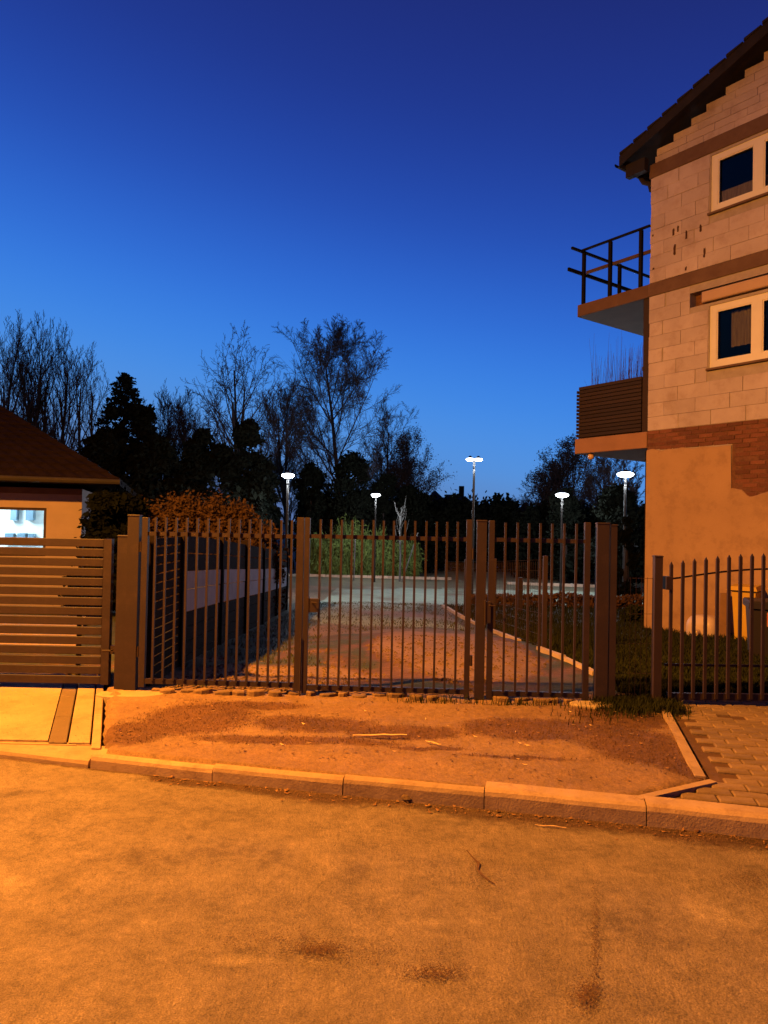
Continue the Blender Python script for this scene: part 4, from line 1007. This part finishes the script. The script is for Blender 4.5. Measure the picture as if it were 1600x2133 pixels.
T('tall bare tree at the very left edge, cut by the frame', 8, 650, 38, 11, .8, .6, 2, dens=.9)
T('tall slender bare tree with several stems, behind the left roof', 62, 634, 40, 12, .6, .8, 3, dens=.8)
T('tall bare tree to the right of the slender stems, over the left roof', 130, 668, 41, 13, .6, .8, 3, dens=.7)
T('bare tree leaning over the spruce at its left side', 192, 705, 39, 14, .8, .6, 2, dens=.7)
T('slim bare tree just right of the spruce top', 330, 792, 46, 15, .7, .5, 2)
T('bare tree low behind the dark bushes, left of the fan-shaped tree', 400, 800, 44, 16, .9, .4, 2)
T('bare tree with an open fan-shaped crown, above the dark evergreen mass', 480, 672, 38, 17, 1.1, .3, 3, 4, .25, .022, .72)
T('small bare tree with upright stems, left of the tallest tree', 622, 765, 41, 18, .85, .5, 2)
T('tallest bare tree with a dense oval crown, in the middle of the picture', 728, 640, 43, 33, 1.25, .36, 1, 4, .12, .022, 1.45, side=1.2)
T('bare tree filling the gap at the right foot of the tallest tree', 800, 815, 47, 20, 1.0, .35, 2)
T('small bare tree right of the tallest tree, sloping to the right', 868, 890, 48, 21, 1.1, .3, 2, leafy=1)
T('bare spreading tree against the sky left of the balconies', 1175, 908, 45, 22, 1.1, .35, 3, leafy=1)
T('bare tree behind the balcony lamp, in front of the far trees', 1245, 925, 40, 23, 1.0, .4, 2)
T('bare tree directly left of the house corner', 1305, 945, 36, 24, .9, .45, 2)
T('low bare tree at the left foot of the right-hand trees', 1118, 985, 55, 25, 1.2, .3, 2, 4)
# spruce
def spruce(label, x, ytop, Y, wpx, seed, m_=M_conif, grp=None, name='spruce_tree', n=26000, droop=.25):
    p = P(x, ytop, Y); z0 = gz(p[0], Y); h = p[2]-z0; R0 = wpx/2*Y/F_PX
    e = tag(empty(name, (p[0], Y, z0)), label, 'tree', grp)
    MB().tube([(0, 0, -.3), (0, 0, h*.97)], [.16, .02], 7).build('trunk', M_bark, e)
    r_ = np.random.default_rng(seed); pts = []; nbr = 170
    for i in range(nbr):
        t = ((i+r_.random())/nbr)**.9; zz = h*(.05+.93*t); a = i*2.4+r_.random(); L0 = (R0*(1-t)**.55+.04)*r_.uniform(.3, 1.15); m__ = int(n/nbr*(.35+1.4*(1-t)))
        u = r_.random(m__)**.7; wv = .07+.13*(1-u)*L0
        pts.append(np.stack([np.cos(a)*u*L0+r_.normal(size=m__)*wv, np.sin(a)*u*L0+r_.normal(size=m__)*wv, zz-droop*u**1.5*L0+.12*(u**3)*L0-np.abs(r_.normal(size=m__))*.09], 1))
    inst('crown', leaf_mesh('crown', np.concatenate(pts), .085, m_, .2, seed), e); return e
spruce('dark spruce rising above the bushes between roof and fan-shaped tree', 262, 768, 30, 260, 5, droop=.4)
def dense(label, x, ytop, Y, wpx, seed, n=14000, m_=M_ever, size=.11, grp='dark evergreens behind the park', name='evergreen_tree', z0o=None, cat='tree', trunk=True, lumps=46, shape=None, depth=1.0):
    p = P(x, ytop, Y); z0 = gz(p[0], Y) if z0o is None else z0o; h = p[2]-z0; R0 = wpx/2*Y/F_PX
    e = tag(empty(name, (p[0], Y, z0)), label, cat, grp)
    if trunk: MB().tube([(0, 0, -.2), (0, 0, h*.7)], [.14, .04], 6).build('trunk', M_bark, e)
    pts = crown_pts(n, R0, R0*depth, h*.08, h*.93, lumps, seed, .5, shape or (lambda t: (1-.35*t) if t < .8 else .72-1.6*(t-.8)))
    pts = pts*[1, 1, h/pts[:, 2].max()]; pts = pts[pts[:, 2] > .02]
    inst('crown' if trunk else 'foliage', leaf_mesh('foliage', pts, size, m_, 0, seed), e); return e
dense('dark evergreen left of the spruce, over the eave of the low house', 215, 900, 27, 150, 31, 20000)
dense('dark bushy evergreen leaning against the right side of the spruce', 300, 838, 28.5, 120, 44, 18000)
dense('dark bushy evergreen hiding the lower left side of the spruce', 232, 845, 28.5, 80, 45, 12000)
dense('round dark evergreen just right of the spruce', 345, 905, 27, 150, 32, 22000)
dense('dark evergreen in the middle of the dark mass, left of the fan-shaped tree', 425, 885, 28, 130, 33, 20000)
dense('tallest round dark evergreen below the fan-shaped bare tree', 510, 872, 28, 140, 34, 24000)
dense('low dark evergreen beside the left park lamp', 560, 955, 29, 70, 35, 12000)
dense('dark evergreen under the tallest bare tree, left part', 650, 962, 38, 90, 36, 14000)
dense('wide dark evergreen under the tallest bare tree', 735, 935, 38, 130, 37, 20000)
dense('dark evergreen at the right foot of the tallest bare tree', 800, 985, 39, 90, 38, 13000)
dense('lowest dark evergreen sloping down towards the two-headed lamp', 860, 1010, 40, 110, 39, 13000)
dense('dark bushy tree behind the half-hidden park lamp', 1180, 1015, 34, 110, 40, 12000, M_ever)
dense('dark bushy tree just left of the house corner', 1290, 1010, 30, 130, 41, 14000, M_ever)
dense('slim dark column-shaped conifer behind the lamp by the house', 1306, 1075, 21, 46, 42, 9000, M_conif, .07, None, 'column_conifer', lumps=14, shape=lambda t: 1 if t < .6 else 1-1.6*(t-.6))
dense('added dark shrub hiding the side wall of the low house', 226, 1000, 13.5, 140, 61, 20000, M_ever, .06, None, 'added_shrub', None, 'shrub', False, 40, lambda t: 1.0)  # shrub added to keep the lamp-lit side wall dark
dense('low dark shrub at the foot of the house corner', 1322, 1262, 14.5, 60, 43, 5000, M_grass, .05, None, 'shrub', None, 'shrub', False)
# low understorey that closes the view under the trees
def hedge(name, label, pts_, h, depth, n, m_, size, seed, cat='hedge', kind=None, rough=.25):
    r_ = np.random.default_rng(seed); out = []
    for (x0, y0), (x1, y1) in zip(pts_, pts_[1:]):
        L_ = math.hypot(x1-x0, y1-y0); k = int(n*L_/sum(math.hypot(b[0]-a[0], b[1]-a[1]) for a, b in zip(pts_, pts_[1:])))
        t = r_.random(k); X = x0+(x1-x0)*t; Y = y0+(y1-y0)*t+(r_.random(k)-.5)*depth
        hh = np.array([h*(1+rough*noise.noise(Vector((a*1.1, b*.6, seed)))+rough*.6*noise.noise(Vector((a*3.3, b, seed)))) for a, b in zip(X, Y)])
        z = np.array([gz(0, b) for b in Y])+hh*r_.random(k)**.75*(1+.05*r_.normal(size=k)); out.append(np.stack([X, Y, z], 1))
    o = inst(name, leaf_mesh(name, np.concatenate(out), size, m_, 0, seed)); return tag(o, label, cat, kind=kind)
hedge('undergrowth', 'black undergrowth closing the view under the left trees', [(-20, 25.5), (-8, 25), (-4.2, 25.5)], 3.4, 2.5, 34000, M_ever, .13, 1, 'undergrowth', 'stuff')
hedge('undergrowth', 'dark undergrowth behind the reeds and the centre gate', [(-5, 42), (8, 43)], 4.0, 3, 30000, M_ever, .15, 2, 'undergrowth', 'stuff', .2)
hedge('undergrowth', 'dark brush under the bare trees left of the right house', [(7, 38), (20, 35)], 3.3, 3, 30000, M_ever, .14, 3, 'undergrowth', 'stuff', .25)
hedge('far_wood', 'far dark strip of wood along the skyline between the trees', [(-10, 88), (6, 92), (22, 90), (50, 84)], 5.0, 8, 30000, M_far, .45, 4, 'wood', 'stuff', .16)
hedge('low_hedge', 'low clipped dark hedge beyond the lawn right of the wicket gate', [(2.4, 19.4), (11, 19.0)], .34, .6, 9000, M_dry, .05, 6, 'hedge')
# brown dry hedge lit by the street lamp: three shrubs
for x, yt, w, sd, lab in ((330, 1032, 190, 51, 'brown dry-leaved shrub, leftmost of three above the gate'), (405, 1018, 180, 52, 'brown dry-leaved shrub, middle of three above the gate'), (500, 1026, 190, 53, 'brown dry-leaved shrub, rightmost of three above the gate')):
    dense(lab, x, yt, 14.3, w, sd, 34000, M_brown, .04, 'brown shrubs beside the low house', 'brown_shrub', None, 'shrub', False, 70, lambda t: 1.0 if t < .8 else 1-1.2*(t-.8), .7)
# reeds
def reeds(label, x, ytop, Y, wpx, seed, n=2200):
    p = P(x, ytop, Y); z0 = gz(p[0], Y); h = p[2]-z0; R0 = wpx/2*Y/F_PX; r_ = random.Random(seed); v, f = [], []
    for i in range(n):
        a = r_.random()*6.283; rr = R0*r_.random()**.6; bx, by = rr*math.cos(a), rr*.6*math.sin(a); hh = h*r_.uniform(.25, 1.0)*(1-.25*(rr/R0)**2)*(.8+.45*noise.noise(Vector((bx*2.2, by*2, seed))))
        ln = r_.uniform(.05, .35)*h*.5; la = r_.uniform(0, 6.28); w = .03
        c, s = math.cos(la), math.sin(la); pa = r_.uniform(0, 6.28); wx, wy = w*math.cos(pa), w*math.sin(pa); k = len(v)
        for t, wd in ((0, .5), (.4, 1), (.75, .8), (1, .1)):
            q = ln*t*t; dz_ = hh*(t-.18*t*t*t*(ln/h*2)); v += [(bx+c*q-wx*wd, by+s*q-wy*wd, dz_), (bx+c*q+wx*wd, by+s*q+wy*wd, dz_)]
        f += [(k, k+1, k+3, k+2), (k+2, k+3, k+5, k+4), (k+4, k+5, k+7, k+6)]
        if r_.random() < .8:
            for _ in range(3):
                t = r_.uniform(.3, .95); q = ln*t*t; bz = hh*t; a2 = r_.random()*6.283; l2 = r_.uniform(.15, .35); k = len(v)
                v += [(bx+c*q, by+s*q, bz), (bx+c*q+math.cos(a2)*l2*.5, by+s*q+math.sin(a2)*l2*.5, bz+.06+w), (bx+c*q+math.cos(a2)*l2, by+s*q+math.sin(a2)*l2, bz-.08), (bx+c*q+math.cos(a2)*l2*.5, by+s*q+math.sin(a2)*l2*.5, bz+.05-w)]
                f += [(k, k+1, k+2, k+3)]
    me = bpy.data.meshes.new('reed_clump'); me.from_pydata(v, [], f); me.materials.append(M_reed)
    return tag(inst('reed_clump', me, None, (p[0], Y, z0)), label, 'reeds', 'green reed clumps behind the park kerb')
reeds('green reed clump directly right of the centre gate stile', 672, 1088, 35.8, 64, 1, 1300)
reeds('bright tall reed clump left of the smallest park lamp', 725, 1062, 36.2, 90, 2, 2200)
reeds('green reed clump around the pole of the smallest park lamp', 785, 1080, 36.6, 80, 3, 1600)
reeds('dim reed clump behind the young pale-barked tree', 840, 1098, 37, 70, 4, 900)
# young pale tree with stake
yt = tag(empty('young_tree', (.80, 33.5, gz(0, 33.5))), 'young pale-barked tree with thin twigs beside a leaning stake', 'tree')
mb = MB(); mb.tube([(0, 0, -.1), (.02, 0, 1.2), (-.03, 0, 2.4), (.02, 0, 3.5)], [.055, .045, .03, .012], 7); mb.build('trunk', M_birch, yt)
mb = MB(); r9 = random.Random(3)
for i in range(26):
    z = r9.uniform(1.3, 3.3); a = r9.random()*6.283; l = r9.uniform(.3, .8)*(1-.15*z)+.2; p0 = Vector((0, 0, z))
    mb.tube([p0, p0+Vector((math.cos(a)*l*.4, math.sin(a)*l*.4, l*.7)), p0+Vector((math.cos(a)*l*.55, math.sin(a)*l*.55, l*1.4))], [.012, .008, .004], 3, False)
mb.build('crown', M_birch, yt)
tag(MB().tube([(.9, 33.3, gz(0, 33.3)), (1.62, 33.4, gz(0, 33)+2.3)], .03, 6).build('leaning_stake', M_birch), 'thin pale stake leaning right beside the young tree', 'stake')
tag(MB().tube([(-1.35, 33.3, gz(0, 33.3)), (-1.33, 33.3, gz(0, 33)+2.0)], .035, 6).build('stake', M_birch), 'short pale stake standing before the brightest reeds', 'stake')

# far houses on the skyline
def far_house(label, xa, xb, ytop, Y, roofh=1.2, chim=None, win=()):
    a, b = P(xa, ytop, Y), P(xb, ytop, Y); zt = a[2]; w = b[0]-a[0]; e = tag(empty('far_house', (a[0], Y, 0)), label, 'house', 'dark houses far on the skyline')
    MB().box(0, w, 0, 6, -1.5, zt-roofh).build('wall', M_far, e)
    q = MB(); q.add([(-.3, -.3, zt-roofh+.002), (w+.3, -.3, zt-roofh+.002), (w+.3, 6.3, zt-roofh+.002), (-.3, 6.3, zt-roofh+.002), (.6, 3, zt), (w-.6, 3, zt)], [(0, 1, 5, 4), (1, 2, 5), (2, 3, 4, 5), (3, 0, 4), (0, 3, 2, 1)]); rf = q.build('roof', M_far, e)
    if chim: MB().box(chim*w, chim*w+.5, 2.6, 3.2, zt-.6, zt+.9).build('chimney', M_far, rf)
    for i, (wx, wz, ww, m_) in enumerate(win):
        p = P(wx, wz, Y-.05); f_ = MB().box(-ww/2-.05, ww/2+.05, -.04, 0, -.25, .25).build('window', M_far, e, loc=(p[0]-a[0], -.003, p[2])); MB().box(-ww/2, ww/2, -.06, -.041, -.2, .2).build('pane', m_, f_)
    return e
far_house('dark far house with flat-topped roof, left on the skyline', 895, 925, 1019, 70)
far_house('long dark far house with a chimney, left of the two-headed lamp', 925, 982, 1027, 72, 1.0, .66, ((936, 1108, .55, M_far),))
far_house('dark far house low on the skyline right of the two-headed lamp', 1040, 1085, 1040, 75, 1.3)
far_house('dark far house with tiny lit windows, seen above the wicket gate', 1100, 1215, 1062, 60, .9, None, ((1122, 1083, .10, M_win_far), (1202, 1088, .16, M_win_far)))
M_porch = M_win_white
e = tag(MB().lathe([(.02, .08), (.10, .05), (.12, 0), (.10, -.05), (.02, -.08)], k=10).build('far_lamp', M_porch, None, loc=tuple(P(1140, 1037, 58))), 'tiny far white light left of the half-hidden park lamp', 'lamp')
# potted twigs standing in for the tree branches beyond the lower balcony
pt = tag(empty('stand_in_twigs', (HX, HY, 0), HA), 'bare reddish twigs in a box on the lower balcony, standing in for branches beyond', 'shrub')
MB().box(-1.5, -.2, .25, .55, 3.4, 3.75).build('added_planter', M_slabd, pt)
mb = MB(); r9 = random.Random(8)
M_stand_in_twig = mat('stand_in_red_twigs', (.045, .022, .035), None, rough=.9)
for i in range(150):
    x = r9.choice([-1.35, -1.0, -.85, -.6, -.35])+r9.gauss(0, .12); x = min(-.2, max(-1.5, x)); y = r9.uniform(.28, .5); h = r9.uniform(.9, 1.45)+(.35 if r9.random() < .15 else 0); dx = r9.gauss(0, .10)
    p0, p1, p2 = Vector((x, y, 3.75)), Vector((x+dx*.4, y, 3.75+h*.5)), Vector((x+dx, y+r9.gauss(0, .05), 3.75+h)); mb.tube([p0, p1, p2], [.005, .0035, .0015], 3, False)
mb.build('twigs', M_stand_in_twig, pt)

# ---------------------------------------------------------------- the sodium street lamp that lights the road (outside the frame, on the left)
SLX, SLY, SLZ = -4.7, 3.8, 6.3
st = tag(empty('street_lamp', (-6.3, 5.2, 0)), 'orange sodium street lamp on a tall pole beside the driveway', 'street lamp')
MB().tube([(0, 0, 0), (0, 0, 5.4), (.08, -.1, 5.95), (.5, -.5, 6.4), (SLX+6.3-.2, SLY-5.2+.2, SLZ+.20)], [.085, .06, .05, .04, .03], 10).build('pole', M_pole, st, smooth=True)
MB().lathe([(.05, .24), (.20, .20), (.28, .10), (.29, 0), (.275, .0), (.22, .15), (.03, .20)], (SLX+6.3, SLY-5.2, SLZ+.01), 18).build('lamp_hood', M_pole, st, smooth=True)
l = bpy.data.lights.new('sodium_light', 'POINT'); l.energy = SODIUM_W; l.color = SODIUM_C; l.shadow_soft_size = .14
lo = link(bpy.data.objects.new('lamp_light', l), st); lo.location = (SLX+6.3, SLY-5.2, SLZ)
print('pavers', npv, 'blocks', nb)
